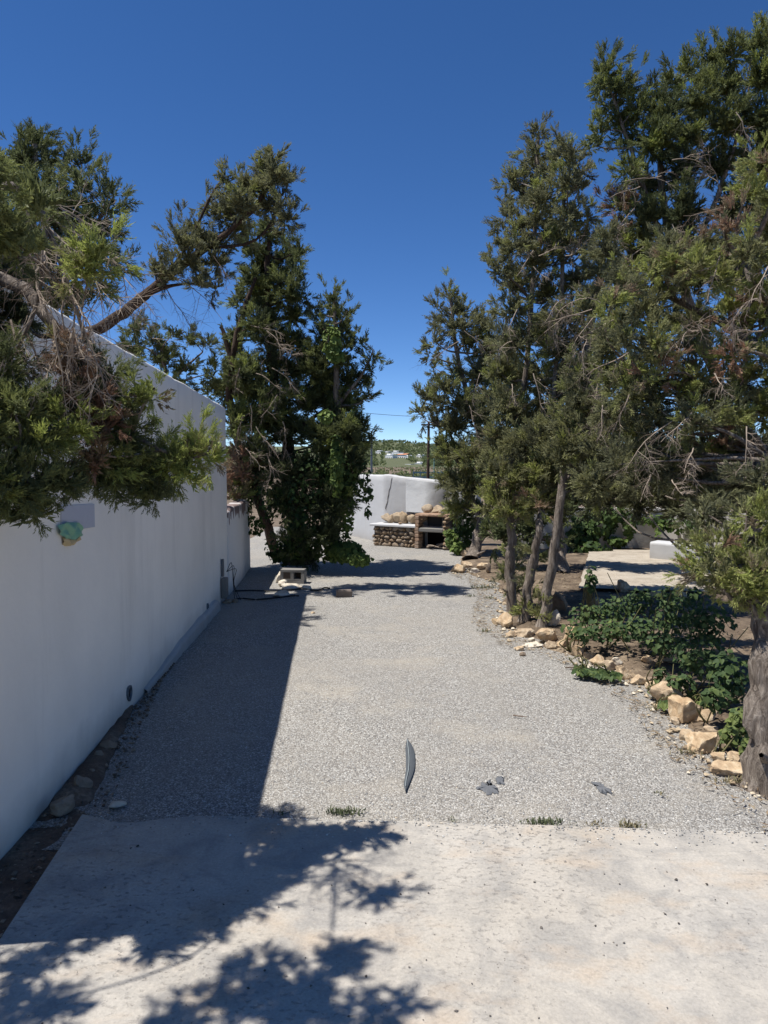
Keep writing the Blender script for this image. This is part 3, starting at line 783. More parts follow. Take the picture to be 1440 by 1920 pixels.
STAT = {}; DENS = 0.86
def tree(label, d, trunks, blobs, tuft=0.27, density=7.0, tint=0.4, mat='leaf', bark='bark', protos=None, group=None, dead=(), dead_mat='deadwood', lean=0.55, depth=1.0, name='juniper_tree', limb=0.026, spread_d=0.5, tintv=0.10, trunk_sides=10, lumpy=1.0, core=0.42, grow=1.0):
    protos = protos or PROTO
    base = Vector(trunks[0][0][0]); base = Vector((base.x, base.y, max(base.z, 0)))
    e = empty(name, base, label, 'tree', group)
    wood = MB(); spine = []
    for ti, (path, r0, r1) in enumerate(trunks):
        n = max(8, int(sum((Vector(b) - Vector(a)).length for a, b in zip(path, path[1:])) / 0.16))
        pts = smooth_path(path, n)
        t = np.linspace(0, 1, n); rad = r0 + (r1 - r0) * t ** 0.8
        rad = rad * (1 + 0.5 * np.exp(-t * n * 0.16 / max(r0 * 1.6, 0.06)))                    # root flare
        pts = [p + Vector((N(q * 0.55, ti, d), N(q * 0.55, ti + 9, d), 0)) * rad[q] * 0.55 * min(1, q / 3) for q, p in enumerate(pts)]
        wood.add(*tube(pts, rad, trunk_sides, 0.34 if trunk_sides > 16 else 0.24, 4, 1.6, seed=ti * 7 + d))
        for q in range(3, len(pts) - 3, 5):                          # broken stubs
            if rad[q] > 0.03:
                a_ = RNG.uniform(0, 6.28); dv = Vector((math.cos(a_), math.sin(a_), 0.5)); wood.add(*tube([pts[q], pts[q] + dv * rad[q] * 1.3, pts[q] + dv * rad[q] * RNG.uniform(1.6, 2.6)], [rad[q] * 0.35, rad[q] * 0.25, rad[q] * 0.12], 5))
        spine += [(p, rr) for p, rr in zip(pts, rad)][2:]
    SP = np.array([tuple(p) for p, _ in spine]); SR = np.array([r for _, r in spine])
    leaves = MB(); pos = []; ax = []; sz = []; ti_ = []; cpos = []; cti = []
    for b in blobs:
        if b[0] == 'w':                                              # clump given by its place in metres
            c = np.array(b[1]); R3 = np.array(b[2], float); tb = b[3]
        else:
            cx, cy, rx, ry = b[:4]; tb = b[4] if len(b) > 4 and b[4] is not None else tint
            dd = d + RNG.uniform(-1, 1) * spread_d if len(b) < 6 else b[5]
            c = np.array(P(cx, cy, dd)); s = dd / F
            R3 = np.array([rx * s, max(rx, ry) * s * depth, ry * s]) * (grow if len(b) < 6 else 1.0)
        area = math.pi * max(R3[0], tuft * 0.5) * max(R3[2], tuft * 0.5)
        R3 = np.maximum(R3 - tuft * 0.85, tuft * 0.12)
        nt = max(9, int(DENS * density * (0.36 if b[0] == 'w' else 1.0) * area / tuft ** 2)); ns = max(3, int(nt / 13))
        u = RNG.normal(size=(ns, 3)); u /= np.linalg.norm(u, axis=1, keepdims=True)
        sc = c + u * R3 * RNG.uniform(0.35, 0.95, (ns, 1))
        st = tb + RNG.normal(0, tintv, ns)
        k = RNG.integers(0, ns, nt)
        p = sc[k] + RNG.normal(0, 1, (nt, 3)) * tuft * 0.42 * lumpy
        a = (p - c) / np.maximum(R3, 0.15) * 0.55 + np.array([0, 0, lean]) + RNG.normal(0, 0.32, (nt, 3)) + (p - sc[k]) / tuft * 0.6
        pos.append(p); ax.append(a); sz.append(tuft * RNG.uniform(0.7, 1.3, nt)); ti_.append(st[k] + RNG.normal(0, 0.05, nt))
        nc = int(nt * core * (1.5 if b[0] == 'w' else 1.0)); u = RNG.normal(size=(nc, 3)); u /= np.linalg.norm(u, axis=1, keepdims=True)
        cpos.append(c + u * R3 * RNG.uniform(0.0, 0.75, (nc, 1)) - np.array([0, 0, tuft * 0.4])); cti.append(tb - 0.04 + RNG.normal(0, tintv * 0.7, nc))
        # limb from the trunk to the clump, twigs out to its tufts
        if limb > 0:
            q = SP - c; cost = np.linalg.norm(q, axis=1) + np.maximum(0, q[:, 2] + 0.15) * 1.5
            i = int(np.argmin(cost)); s0 = Vector(SP[i]); cv = Vector(c)
            L = (cv - s0).length
            if L > 0.12 and (b[0] != 'w' or RNG.random() < 0.12):
                mid = s0.lerp(cv, 0.5) + Vector(RNG.normal(0, 0.10 * L, 3)) + Vector((0, 0, -0.04 * L))
                wood.add(*tube(smooth_path([s0, mid, cv], 8), np.linspace(min(limb, SR[i] * 0.7) * (0.45 if b[0] == 'w' else 1.0), 0.005, 8), 5))
            for j in range(ns):
                wood.add(*tube([c, (c + sc[j]) / 2 + RNG.normal(0, 0.02, 3), sc[j]], [0.007, 0.005, 0.003], 3))
    pos = np.concatenate(pos); ax = np.concatenate(ax); sz = np.concatenate(sz); ti_ = np.clip(np.concatenate(ti_), 0, 1)
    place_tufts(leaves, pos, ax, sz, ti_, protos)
    cpos = np.concatenate(cpos); cti = np.clip(np.concatenate(cti), 0, 1)       # inner fill, tinted slightly darker to put the crown's inner shade in colour
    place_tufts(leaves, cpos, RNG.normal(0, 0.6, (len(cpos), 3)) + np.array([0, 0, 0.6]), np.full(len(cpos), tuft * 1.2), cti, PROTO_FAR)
    STAT[label[:30]] = (len(pos), sum(len(f) for f in leaves.f3))
    wood.obj('trunk', M[bark], e, smooth=True)
    cr = leaves.obj('crown', M[mat], e); cr['kind'] = 'stuff'
    if dead:
        dm = MB()
        for (px, py, dx, dy, L, dz) in dead:
            s = P(px, py, dz); dv = P(px + dx, py + dy, dz + RNG.uniform(-0.3, 0.1)) - s
            twig(dm, s, dv, L, 0.0045 * (dz / 8) ** 0.5 + 0.0022, 2, 0.25, kids=8)
        o = dm.obj('dead_twigs', M[dead_mat], e); o['kind'] = 'stuff'
    return e

def PP(*pts): return [P(*p) for p in pts]

# ---- left side --------------------------------------------------------------
# near tree whose boughs hang over the wall (d about 3 m)
nb0 = Vector((-2.75, 3.5, 0))
near_tr = [([nb0, nb0 + Vector((0.05, 0, 1.6)), nb0 + Vector((0.05, -0.1, 3.0)), P(-150, 300, 3.6)], 0.11, 0.03),
           ([nb0 + Vector((0.14, -0.1, 2.95)), P(0, 520, 3.5), P(90, 600, 3.4), P(170, 700, 3.45), P(240, 810, 3.5), P(340, 858, 3.55)], 0.04, 0.008),
           ([nb0 + Vector((0.05, -0.1, 2.9)), P(-60, 560, 3.3), P(-10, 720, 3.1), P(40, 830, 3.0)], 0.05, 0.012),
           ([P(-60, 300, 3.6), P(-10, 352, 3.45), P(60, 352, 3.35), P(85, 400, 3.3), P(80, 480, 3.25), P(72, 560, 3.25), P(40, 640, 3.2), P(0, 705, 3.2)], 0.022, 0.006),
           ([P(75, 385, 3.3), P(105, 470, 3.3), P(130, 540, 3.25), P(160, 640, 3.25)], 0.014, 0.005)]
A = 0.46
near_bl = [(20, 760, 75, 55, 0.50, 3.0), (-40, 800, 80, 90, 0.42, 2.9), (60, 830, 75, 60, 0.5, 3.05), (130, 800, 50, 40, 0.6, 3.2), (20, 905, 95, 60, 0.36, 2.95), (110, 900, 75, 50, 0.34, 3.15), (60, 945, 70, 36, 0.34, 3.05),
           (205, 885, 70, 48, 0.36, 3.45), (275, 885, 62, 46, 0.42, 3.55), (315, 862, 50, 42, 0.62, 3.55), (355, 850, 44, 30, 0.68, 3.55), (392, 850, 34, 18, 0.7, 3.55), (372, 822, 22, 26, 0.68, 3.55), (290, 925, 46, 24, 0.40, 3.55), (345, 880, 36, 22, 0.6, 3.55),
           (235, 820, 50, 44, 0.40, 3.5), (205, 860, 40, 34, 0.58, 3.4), (222, 750, 36, 36, 0.40, 3.5), (258, 745, 28, 20, 0.66, 3.5), (288, 732, 20, 14, 0.69, 3.5), (205, 690, 24, 26, 0.35, 3.5),
           (150, 740, 55, 50, 0.96, 3.35), (195, 790, 42, 42, 0.98, 3.4), (130, 670, 40, 50, 0.92, 3.35), (170, 850, 34, 28, 0.95, 3.3),
           (100, 760, 60, 50, 0.30, 3.25), (175, 705, 40, 45, 0.25, 3.5), (0, 690, 60, 40, 0.4, 3.1),
           (10, 470, 45, 70, 0.22, 3.7), (25, 580, 44, 50, 0.22, 3.6), (-30, 640, 50, 60, 0.2, 3.5), (5, 370, 30, 28, 0.55, 3.6), (150, 500, 38, 34, 0.64, 3.0), (178, 480, 28, 18, 0.66, 3.0), (50, 665, 34, 30, 0.3, 3.45),
           (-120, 700, 90, 120, 0.4, 2.9), (-140, 880, 90, 70, 0.4, 2.7), (-200, 520, 120, 120, 0.4, 3.1), (-120, 420, 80, 80, 0.4, 3.5), (-150, 250, 90, 90, 0.4, 3.6)]
def caster(sx, sy, h, r, tn):
    """clump at height h whose shadow lands on the slab at photo pixel (sx, sy)"""
    g = G(sx, sy, 0.03); c = g - SUN_DIR * ((h - 0.03) / -SUN_DIR.z) * 1.0
    return ('w', (c.x, c.y, h), (r, r, r * 0.7), tn)
for q in [(60, 1720, 2.5, .22), (140, 1690, 2.5, .22), (250, 1660, 2.5, .24), (210, 1730, 2.5, .20), (90, 1770, 2.5, .22), (40, 1830, 2.6, .22), (100, 1880, 2.7, .22), (20, 1900, 2.6, .22),
          (420, 1890, 3.0, .22), (500, 1860, 3.0, .24), (580, 1850, 2.95, .24), (540, 1920, 3.0, .24), (620, 1890, 2.9, .24), (640, 1810, 2.85, .18), (655, 1775, 2.8, .12), (765, 1880, 2.85, .12), (700, 1910, 2.9, .18), (480, 1815, 3.0, .16), (620, 1990, 3.0, .26), (480, 1980, 3.0, .26), (330, 1930, 3.0, .18)]:
    near_bl.append(caster(*q, 0.42))
deadA = [(60, 352, 20, 60, 0.55, 3.3), (85, 400, 40, 30, 0.5, 3.3), (85, 420, 30, 60, 0.55, 3.28), (80, 460, 50, 40, 0.5, 3.25), (75, 500, -25, 40, 0.4, 3.25), (72, 540, 10, 60, 0.5, 3.25), (60, 600, -30, 30, 0.4, 3.2), (50, 625, 20, 50, 0.45, 3.2),
         (110, 480, 40, 70, 0.5, 3.3), (130, 540, 25, 70, 0.5, 3.25), (120, 520, 5, 70, 0.5, 3.25), (150, 600, 15, 70, 0.45, 3.25), (90, 380, 50, 5, 0.4, 3.3), (100, 600, 10, 70, 0.5, 3.2), (20, 600, 10, 60, 0.5, 3.2), (120, 560, 5, 60, 0.4, 3.4), (140, 620, 5, 60, 0.35, 3.4), (100, 640, 10, 60, 0.4, 3.3), (95, 430, 30, 50, 0.5, 3.25), (70, 440, -10, 60, 0.5, 3.25), (30, 350, 30, 50, 0.35, 3.35)]
tree('near juniper with green boughs and bleached hanging twigs drooping over the white wall', 3.2, near_tr, near_bl, tuft=0.11, density=8.4, protos=PROTO_FINE, core=0.5, dead=deadA, lean=0.12, depth=0.8, limb=0.02, tintv=0.09, lumpy=0.9)

# tree behind the wall at the upper left
bb = Vector((-4.75, 9.0, 0))
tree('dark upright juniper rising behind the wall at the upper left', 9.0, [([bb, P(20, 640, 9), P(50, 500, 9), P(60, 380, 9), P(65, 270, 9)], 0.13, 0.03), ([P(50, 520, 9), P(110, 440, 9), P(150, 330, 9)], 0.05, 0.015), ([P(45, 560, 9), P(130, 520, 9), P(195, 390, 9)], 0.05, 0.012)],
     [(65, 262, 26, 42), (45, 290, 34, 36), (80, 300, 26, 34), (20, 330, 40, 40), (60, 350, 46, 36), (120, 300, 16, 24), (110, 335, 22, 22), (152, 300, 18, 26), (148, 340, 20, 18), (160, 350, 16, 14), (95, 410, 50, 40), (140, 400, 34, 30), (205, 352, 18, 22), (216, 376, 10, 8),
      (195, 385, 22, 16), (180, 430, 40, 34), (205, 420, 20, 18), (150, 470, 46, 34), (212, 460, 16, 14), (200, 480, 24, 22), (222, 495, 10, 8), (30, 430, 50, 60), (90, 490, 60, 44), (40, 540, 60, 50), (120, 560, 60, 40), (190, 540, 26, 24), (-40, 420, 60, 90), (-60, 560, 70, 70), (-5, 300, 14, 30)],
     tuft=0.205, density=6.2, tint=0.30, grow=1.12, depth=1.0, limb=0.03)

# leaning tree behind the wall
cb = Vector((-6.0, 11.2, 0))
tree('juniper leaning out over the wall on a slanting bare trunk', 11.0, [([cb, P(80, 690, 11.1), P(190, 615, 11), P(250, 572, 11), P(310, 522, 11), P(380, 470, 11), P(445, 420, 11), P(490, 370, 11), P(510, 290, 11)], 0.115, 0.02), ([P(300, 528, 11), P(345, 470, 11), P(400, 360, 11), P(424, 330, 11)], 0.035, 0.01), ([P(385, 465, 11), P(480, 450, 11), P(535, 370, 11)], 0.03, 0.01)],
     [(512, 292, 16, 26), (498, 312, 24, 26), (518, 330, 26, 26), (492, 345, 34, 28), (540, 335, 14, 24), (462, 350, 30, 26), (422, 335, 12, 20), (428, 358, 12, 18), (455, 385, 34, 30), (500, 385, 34, 26), (420, 400, 26, 26), (385, 385, 12, 20), (350, 420, 16, 16), (375, 440, 32, 28), (340, 455, 26, 24), (400, 450, 34, 26),
      (360, 490, 38, 26), (405, 490, 28, 26), (320, 505, 22, 18), (300, 515, 22, 14), (290, 500, 10, 12), (375, 530, 24, 18), (405, 535, 16, 12), (535, 405, 22, 24), (528, 430, 14, 14), (440, 425, 30, 24)],
     tuft=0.195, density=6.2, tint=0.40, grow=1.2, mat='leaf_olive', bark='bark_brown', dead=[(300, 525, 60, 40, 1.2, 10.9), (320, 515, 70, 60, 1.3, 10.9), (260, 560, 60, -60, 0.7, 10.9), (250, 570, 25, 30, 0.5, 10.9), (240, 580, 20, 40, 0.5, 10.9), (265, 560, 30, 20, 0.4, 10.9), (400, 480, 40, 50, 0.5, 10.8), (350, 440, 10, 40, 0.4, 10.7)], dead_mat='deadwood_dark', spread_d=0.4)

# small trees peeping over the wall
fb = P(330, 900, 13.0); fb.z = 0
tree('small bushy juniper peeping over the wall below the leaning trunk', 13.0, [([fb, P(320, 800, 13), P(310, 700, 13), P(300, 640, 13)], 0.08, 0.02), ([P(312, 720, 13), P(380, 660, 13)], 0.04, 0.012)],
     [(290, 640, 34, 22), (255, 615, 30, 22), (325, 625, 24, 14), (360, 635, 26, 16), (390, 640, 18, 14), (310, 670, 40, 22), (350, 690, 24, 20), (395, 700, 26, 20), (400, 730, 24, 20), (330, 720, 40, 30), (250, 660, 40, 30)], tuft=0.22, density=6, tint=0.36)

# ivy-grown tree at the end of the wall
db = G(560, 1058)
d_bl = [(455, 700, 34, 40, 0.36, 12.8), (440, 780, 30, 44, 0.5, 12.7), (475, 840, 40, 44, 0.4, 12.7), (455, 880, 24, 40, 0.95, 12.7), (490, 770, 44, 44, 0.4, 12.8), (480, 610, 40, 34, 0.4, 12.9), (445, 930, 18, 30, 0.9, 12.8), (505, 432, 22, 26), (480, 470, 40, 28), (535, 478, 26, 26), (558, 470, 14, 22), (500, 510, 56, 30), (560, 515, 22, 16), (470, 525, 30, 22), (540, 545, 36, 26), (500, 560, 40, 30), (565, 555, 16, 14),
        (550, 590, 30, 26), (505, 600, 36, 30), (450, 560, 16, 30), (440, 640, 26, 40), (520, 640, 44, 30), (555, 640, 26, 30), (470, 690, 50, 34), (540, 690, 56, 36), (430, 720, 30, 40), (500, 740, 70, 40), (590, 690, 40, 40),
        (455, 775, 34, 50), (580, 750, 56, 40), (625, 760, 36, 40), (660, 745, 26, 20), (520, 800, 70, 46), (600, 810, 66, 46), (645, 820, 34, 40), (680, 820, 14, 26), (450, 850, 24, 50, 0.97), (440, 900, 18, 36, 0.95), (500, 870, 50, 50, 0.3), (570, 880, 70, 50, 0.25), (640, 880, 44, 40, 0.25),
        (530, 940, 44, 44, 0.25, 13.0), (600, 940, 52, 46, 0.25, 12.9), (560, 1000, 46, 40, 0.22, 13.0), (612, 1000, 46, 40, 0.24, 12.9), (550, 890, 50, 44, 0.25, 12.9), (630, 950, 40, 40, 0.26, 12.8), (580, 1040, 50, 20, 0.22, 13.0), (470, 920, 34, 40, 0.3)]
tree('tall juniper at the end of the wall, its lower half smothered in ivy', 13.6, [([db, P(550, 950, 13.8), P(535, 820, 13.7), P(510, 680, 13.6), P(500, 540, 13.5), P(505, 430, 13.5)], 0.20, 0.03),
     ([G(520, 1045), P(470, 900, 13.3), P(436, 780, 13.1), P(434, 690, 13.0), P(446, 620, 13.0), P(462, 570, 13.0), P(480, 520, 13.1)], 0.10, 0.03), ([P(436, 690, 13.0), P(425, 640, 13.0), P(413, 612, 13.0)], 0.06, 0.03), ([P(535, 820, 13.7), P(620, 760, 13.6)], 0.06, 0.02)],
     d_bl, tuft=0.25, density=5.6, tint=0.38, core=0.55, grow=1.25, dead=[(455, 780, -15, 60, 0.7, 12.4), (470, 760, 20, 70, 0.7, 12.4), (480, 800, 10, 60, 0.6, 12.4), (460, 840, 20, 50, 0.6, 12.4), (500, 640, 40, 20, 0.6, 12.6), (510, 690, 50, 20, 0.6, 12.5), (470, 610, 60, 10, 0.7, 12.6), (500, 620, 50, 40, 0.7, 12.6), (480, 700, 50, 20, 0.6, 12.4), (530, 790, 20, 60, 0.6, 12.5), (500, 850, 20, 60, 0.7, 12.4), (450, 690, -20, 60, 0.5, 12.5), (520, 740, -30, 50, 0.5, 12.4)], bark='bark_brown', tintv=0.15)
eb = G(628, 1048)
tree('narrower juniper with a pointed top right beside the ivy-grown one', 13.2, [([eb, P(630, 900, 13.4), P(632, 760, 13.2), P(630, 640, 13.2), P(626, 545, 13.2)], 0.12, 0.02), ([P(632, 760, 13.2), P(680, 700, 13.2), P(700, 655, 13.2)], 0.04, 0.01)],
     [(626, 555, 11, 24), (612, 572, 10, 14), (640, 585, 12, 16), (622, 590, 20, 16), (590, 580, 10, 14), (600, 605, 16, 12), (652, 582, 10, 16), (645, 615, 22, 18), (610, 630, 30, 20), (655, 645, 26, 20), (590, 660, 30, 24), (680, 640, 14, 14), (640, 675, 36, 24), (698, 665, 9, 20), (694, 690, 12, 16), (680, 715, 18, 18), (650, 715, 34, 24), (605, 710, 36, 30), (690, 740, 10, 10), (640, 760, 34, 26), (672, 790, 16, 24), (680, 835, 12, 18), (650, 800, 30, 30), (660, 860, 26, 30, 0.25), (640, 930, 34, 40, 0.2)],
     tuft=0.19, density=6.2, tint=0.36, grow=1.15, tintv=0.12)

# ---- right side -------------------------------------------------------------
hb = G(884, 1052)
tree('far juniper by the barbecue with a low V-shaped trunk', 15.2, [([hb, P(890, 1030, 14.8), P(905, 990, 14.9), P(915, 950, 15), P(900, 820, 15.2), P(860, 680, 15.2), P(845, 560, 15.2)], 0.13, 0.03), ([P(884, 1046, 14.8), P(893, 1005, 14.9), P(898, 970, 15), P(870, 900, 15.2), P(840, 800, 15.3)], 0.09, 0.03)],
     [(842, 548, 12, 18), (820, 572, 14, 12), (848, 578, 22, 18), (874, 580, 16, 14), (825, 600, 18, 12), (860, 610, 34, 22), (905, 605, 30, 26), (815, 640, 18, 16), (806, 660, 10, 14), (880, 640, 34, 24), (920, 650, 40, 30), (815, 690, 10, 16), (860, 700, 30, 18), (900, 700, 44, 34), (840, 725, 30, 20), (795, 745, 14, 20), (820, 750, 26, 24), (790, 775, 10, 10), (860, 760, 44, 30), (815, 790, 18, 22),
      (850, 800, 36, 30), (900, 780, 50, 40), (818, 830, 12, 22), (850, 850, 36, 30, 0.5), (890, 850, 50, 40, 0.5), (845, 900, 30, 30, 0.52), (880, 910, 40, 34, 0.5), (860, 950, 30, 24, 0.55), (895, 950, 36, 24, 0.5), (930, 880, 40, 50), (935, 820, 40, 40), (930, 740, 40, 40)],
     tuft=0.24, density=6.0, tint=0.42, grow=1.15, mat='leaf_olive', tintv=0.13, dead=[(860, 640, -40, 10, 0.8, 14.3), (900, 700, -20, 50, 0.7, 14.2), (880, 760, 10, 60, 0.7, 14.2), (870, 620, 30, 20, 0.6, 14.2)])
# three slim trunks sharing one crown mass: three trees
t1 = G(962, 1158); t2 = G(984, 1170); t3 = G(1018, 1183)
tree('tall juniper on the left of the three slim bare trunks by the gravel', 9.7, [([t1, P(958, 1080, t1.y), P(960, 1010, t1.y), P(955, 960, t1.y + .1), P(960, 860, 9.7), P(985, 700, 9.7), P(1000, 520, 9.7), P(1005, 380, 9.6), P(1010, 250, 9.6)], 0.072, 0.02)],
     [(1010, 248, 12, 22), (1006, 280, 20, 18), (958, 335, 14, 20), (970, 350, 18, 18), (1000, 310, 26, 22), (1030, 320, 26, 26), (985, 365, 34, 22), (1020, 370, 36, 30), (955, 395, 22, 16), (985, 420, 34, 26), (945, 425, 14, 10), (1030, 430, 36, 34), (965, 460, 38, 28), (940, 455, 16, 16), (1010, 490, 46, 34), (945, 500, 22, 22), (925, 500, 10, 8), (970, 530, 40, 30), (1030, 550, 40, 34), (965, 580, 34, 28), (1010, 610, 46, 34), (960, 640, 50, 30), (980, 700, 60, 36), (935, 700, 36, 30), (950, 760, 50, 40), (1000, 790, 50, 40), (940, 830, 40, 40), (980, 870, 50, 40), (945, 940, 40, 26, 0.56), (970, 965, 30, 16, 0.58), (918, 945, 18, 14, 0.55), (995, 950, 20, 20, 0.55), (955, 900, 44, 36, 0.5, 9.1), (925, 880, 36, 34, 0.48, 9.3), (985, 830, 44, 40, 0.46, 9.1), (950, 955, 40, 26, 0.6, 9.1), (955, 1100, 12, 20, 0.5, 9.5), (950, 1075, 10, 12, 0.5, 9.5), (965, 1050, 8, 10, 0.45, 9.6)],
     tuft=0.19, density=6.2, tint=0.42, grow=1.15, mat='leaf_olive', tintv=0.13, dead=[(1000, 470, -30, 30, 0.5, 9.0), (1010, 480, 30, -15, 0.4, 9.0), (1000, 500, 20, 40, 0.4, 9.0), (960, 640, -30, 10, 0.4, 9.0), (1000, 700, 10, 50, 0.5, 8.9), (1020, 600, 30, 10, 0.4, 9.0), (970, 580, -20, 30, 0.4, 9.0), (960, 720, 10, 40, 0.4, 9.0)])
tree('juniper on the middle of the three slim bare trunks, tufted low on its stem', 9.2, [([t2, P(992, 1100, t2.y), P(1003, 1040, t2.y), P(1012, 985, t2.y), P(1020, 900, 9.3), P(1040, 720, 9.4), P(1055, 500, 9.5), P(1055, 330, 9.6)], 0.070, 0.02)],
     [(1050, 285, 22, 26), (1075, 300, 20, 28), (1065, 340, 30, 26), (1090, 345, 18, 20), (1070, 400, 32, 30), (1105, 400, 14, 16), (1060, 460, 34, 34), (1095, 455, 24, 26), (1080, 520, 36, 34), (1060, 590, 40, 36), (1100, 580, 30, 30), (1060, 660, 44, 34), (1040, 730, 44, 34), (1080, 740, 40, 36), (1030, 810, 44, 36), (1010, 870, 36, 36, 0.5), (1040, 880, 36, 30, 0.5), (1005, 920, 34, 30, 0.58), (1030, 945, 30, 24, 0.55), (1050, 900, 40, 34, 0.45), (1080, 880, 40, 34, 0.42)] + [(x, y, 36, 34, 0.36, 10.4) for y in (640, 710, 780, 850) for x in (965, 1025, 1085)] + [(1060, 905, 30, 26, 0.42), (1010, 880, 40, 34, 0.5, 8.8), (1005, 940, 36, 26, 0.58, 8.8), (1020, 820, 44, 40, 0.46, 8.8), (996, 1090, 12, 20, 0.5, 8.9), (1000, 1045, 10, 16, 0.5, 8.9), (985, 1130, 8, 14, 0.5, 8.8)],
     tuft=0.19, density=6.2, tint=0.42, grow=1.15, mat='leaf_olive', tintv=0.13, dead=[(1060, 560, -40, 10, 0.5, 8.5), (1080, 660, -30, 40, 0.5, 8.4), (1090, 590, -50, 15, 0.6, 8.4), (1060, 480, 40, -10, 0.4, 8.8), (1070, 760, -20, 50, 0.4, 8.5), (1100, 560, -50, -10, 0.5, 8.4)])
tree('juniper on the tallest and nearest of the three slim trunks, bare and leaning right', 8.8, [([t3, P(1026, 1110, t3.y), P(1038, 1030, t3.y), P(1050, 940, t3.y), P(1064, 850, t3.y + .05), P(1080, 740, 8.9), P(1110, 600, 9.0), P(1130, 480, 9.2)], 0.068, 0.03)],
     [(1130, 500, 40, 34), (1110, 560, 36, 34), (1150, 560, 36, 34), (1120, 640, 44, 36), (1090, 700, 36, 30), (1140, 700, 44, 36), (1085, 770, 36, 34), (1130, 790, 44, 40), (1090, 840, 36, 30), (1120, 870, 50, 34, 0.36), (1020, 1150, 8, 14, 0.5, 8.5), (1065, 800, 44, 40, 0.46, 8.3), (1078, 740, 44, 36, 0.44, 8.3), (1050, 850, 40, 32, 0.5, 8.25), (1095, 690, 40, 34, 0.46, 8.4), (1090, 830, 44, 40, 0.42, 8.2), (1110, 760, 44, 40, 0.5, 8.2)],
     tuft=0.185, density=7, tint=0.42, mat='leaf_olive', tintv=0.13, dead=[(1110, 580, -60, 10, 0.6, 8.0), (1120, 590, -60, 40, 0.6, 8.0), (1130, 570, -40, -30, 0.4, 8.0), (1130, 690, -30, 60, 0.5, 7.9), (1100, 640, -20, 60, 0.5, 8.0), (1150, 720, -60, 30, 0.6, 7.8), (1140, 760, -20, 70, 0.5, 7.8)])
# big tree in the right background
jb = G(1052, 1080); jb2 = Vector((6.0, 11.2, 0.1))
tree('broad tall juniper filling the upper right corner', 10.3, [([jb2, P(1400, 900, 11.0), P(1340, 700, 10.8), P(1270, 500, 10.5), P(1240, 350, 10.4), P(1240, 220, 10.3)], 0.13, 0.03), ([P(1255, 560, 10.5), P(1340, 380, 10.3), P(1400, 200, 10.2)], 0.05, 0.02), ([P(1250, 480, 10.5), P(1190, 300, 10.3), P(1145, 170, 10.3)], 0.045, 0.012)],
     [(1140, 128, 30, 22), (1125, 155, 26, 24), (1160, 165, 26, 26), (1140, 195, 30, 20), (1185, 175, 18, 16), (1165, 235, 30, 26), (1125, 245, 20, 20), (1190, 205, 26, 20), (1225, 180, 30, 26), (1255, 150, 26, 22), (1290, 135, 34, 26), (1330, 110, 30, 26), (1370, 95, 30, 30), (1415, 85, 40, 30), (1470, 80, 50, 40), (1240, 215, 46, 34), (1300, 190, 50, 36), (1360, 160, 50, 40), (1430, 150, 50, 46), (1185, 260, 26, 26), (1225, 270, 46, 36, 0.5), (1290, 255, 56, 40), (1360, 230, 56, 44), (1430, 220, 50, 50), (1180, 320, 20, 30), (1215, 340, 44, 40, 0.3), (1280, 320, 50, 40, 0.25), (1350, 310, 56, 44, 0.35), (1430, 310, 50, 50, 0.4),
      (1170, 380, 34, 40, 0.75), (1215, 410, 50, 44, 0.3), (1280, 400, 56, 50, 0.25), (1360, 390, 50, 46, 0.4), (1430, 400, 46, 50), (1165, 440, 36, 34, 0.72), (1200, 480, 50, 40, 0.4), (1110, 270, 14, 16), (1290, 480, 60, 40, 0.3), (1390, 480, 60, 50), (1480, 250, 50, 90), (1480, 430, 50, 90)] + [(x, y, 42, 36, 0.36, 10.9) for x, y in [(1170, 550), (1150, 630), (1190, 710), (1270, 600)]],
     tuft=0.205, density=6.6, tint=0.47, grow=1.1, tintv=0.14, dead=[(1350, 360, 0, -70, 0.7, 9.4), (1352, 390, -50, -10, 0.6, 9.4), (1356, 420, -60, 20, 0.7, 9.3), (1350, 400, -10, 50, 0.5, 9.3), (1200, 350, -40, 20, 0.6, 9.6), (1240, 330, -40, 10, 0.6, 9.6), (1180, 420, -40, 10, 0.6, 9.6), (1190, 390, -40, 30, 0.6, 9.5), (1260, 300, 40, -10, 0.5, 9.6), (1210, 460, -30, 40, 0.6, 9.5), (1260, 420, 30, 40, 0.5, 9.6), (1380, 210, 20, 30, 0.5, 9.3), (1160, 440, -50, 20, 0.6, 9.5)], group=None)
# dark tree between, its trunk in shade
tree('shaded dark trunked juniper standing behind the slim trunks near the terrace', 12.8, [([jb, P(1050, 1010, 13), P(1055, 940, 13), P(1080, 820, 12.9), P(1120, 700, 12.8)], 0.13, 0.04)],
     [(1060, 900, 60, 40), (1120, 880, 60, 44), (1010, 920, 40, 40), (1180, 880, 60, 44), (1100, 820, 70, 50), (1180, 800, 70, 50), (1060, 960, 30, 30), (960, 980, 50, 40), (1000, 1000, 34, 30), (1240, 870, 60, 40), (1300, 860, 60, 44), (1360, 860, 60, 50), (1100, 940, 44, 24), (930, 1000, 30, 30)],
     tuft=0.33, density=7, tint=0.28, tintv=0.08, protos=PROTO_FAR)
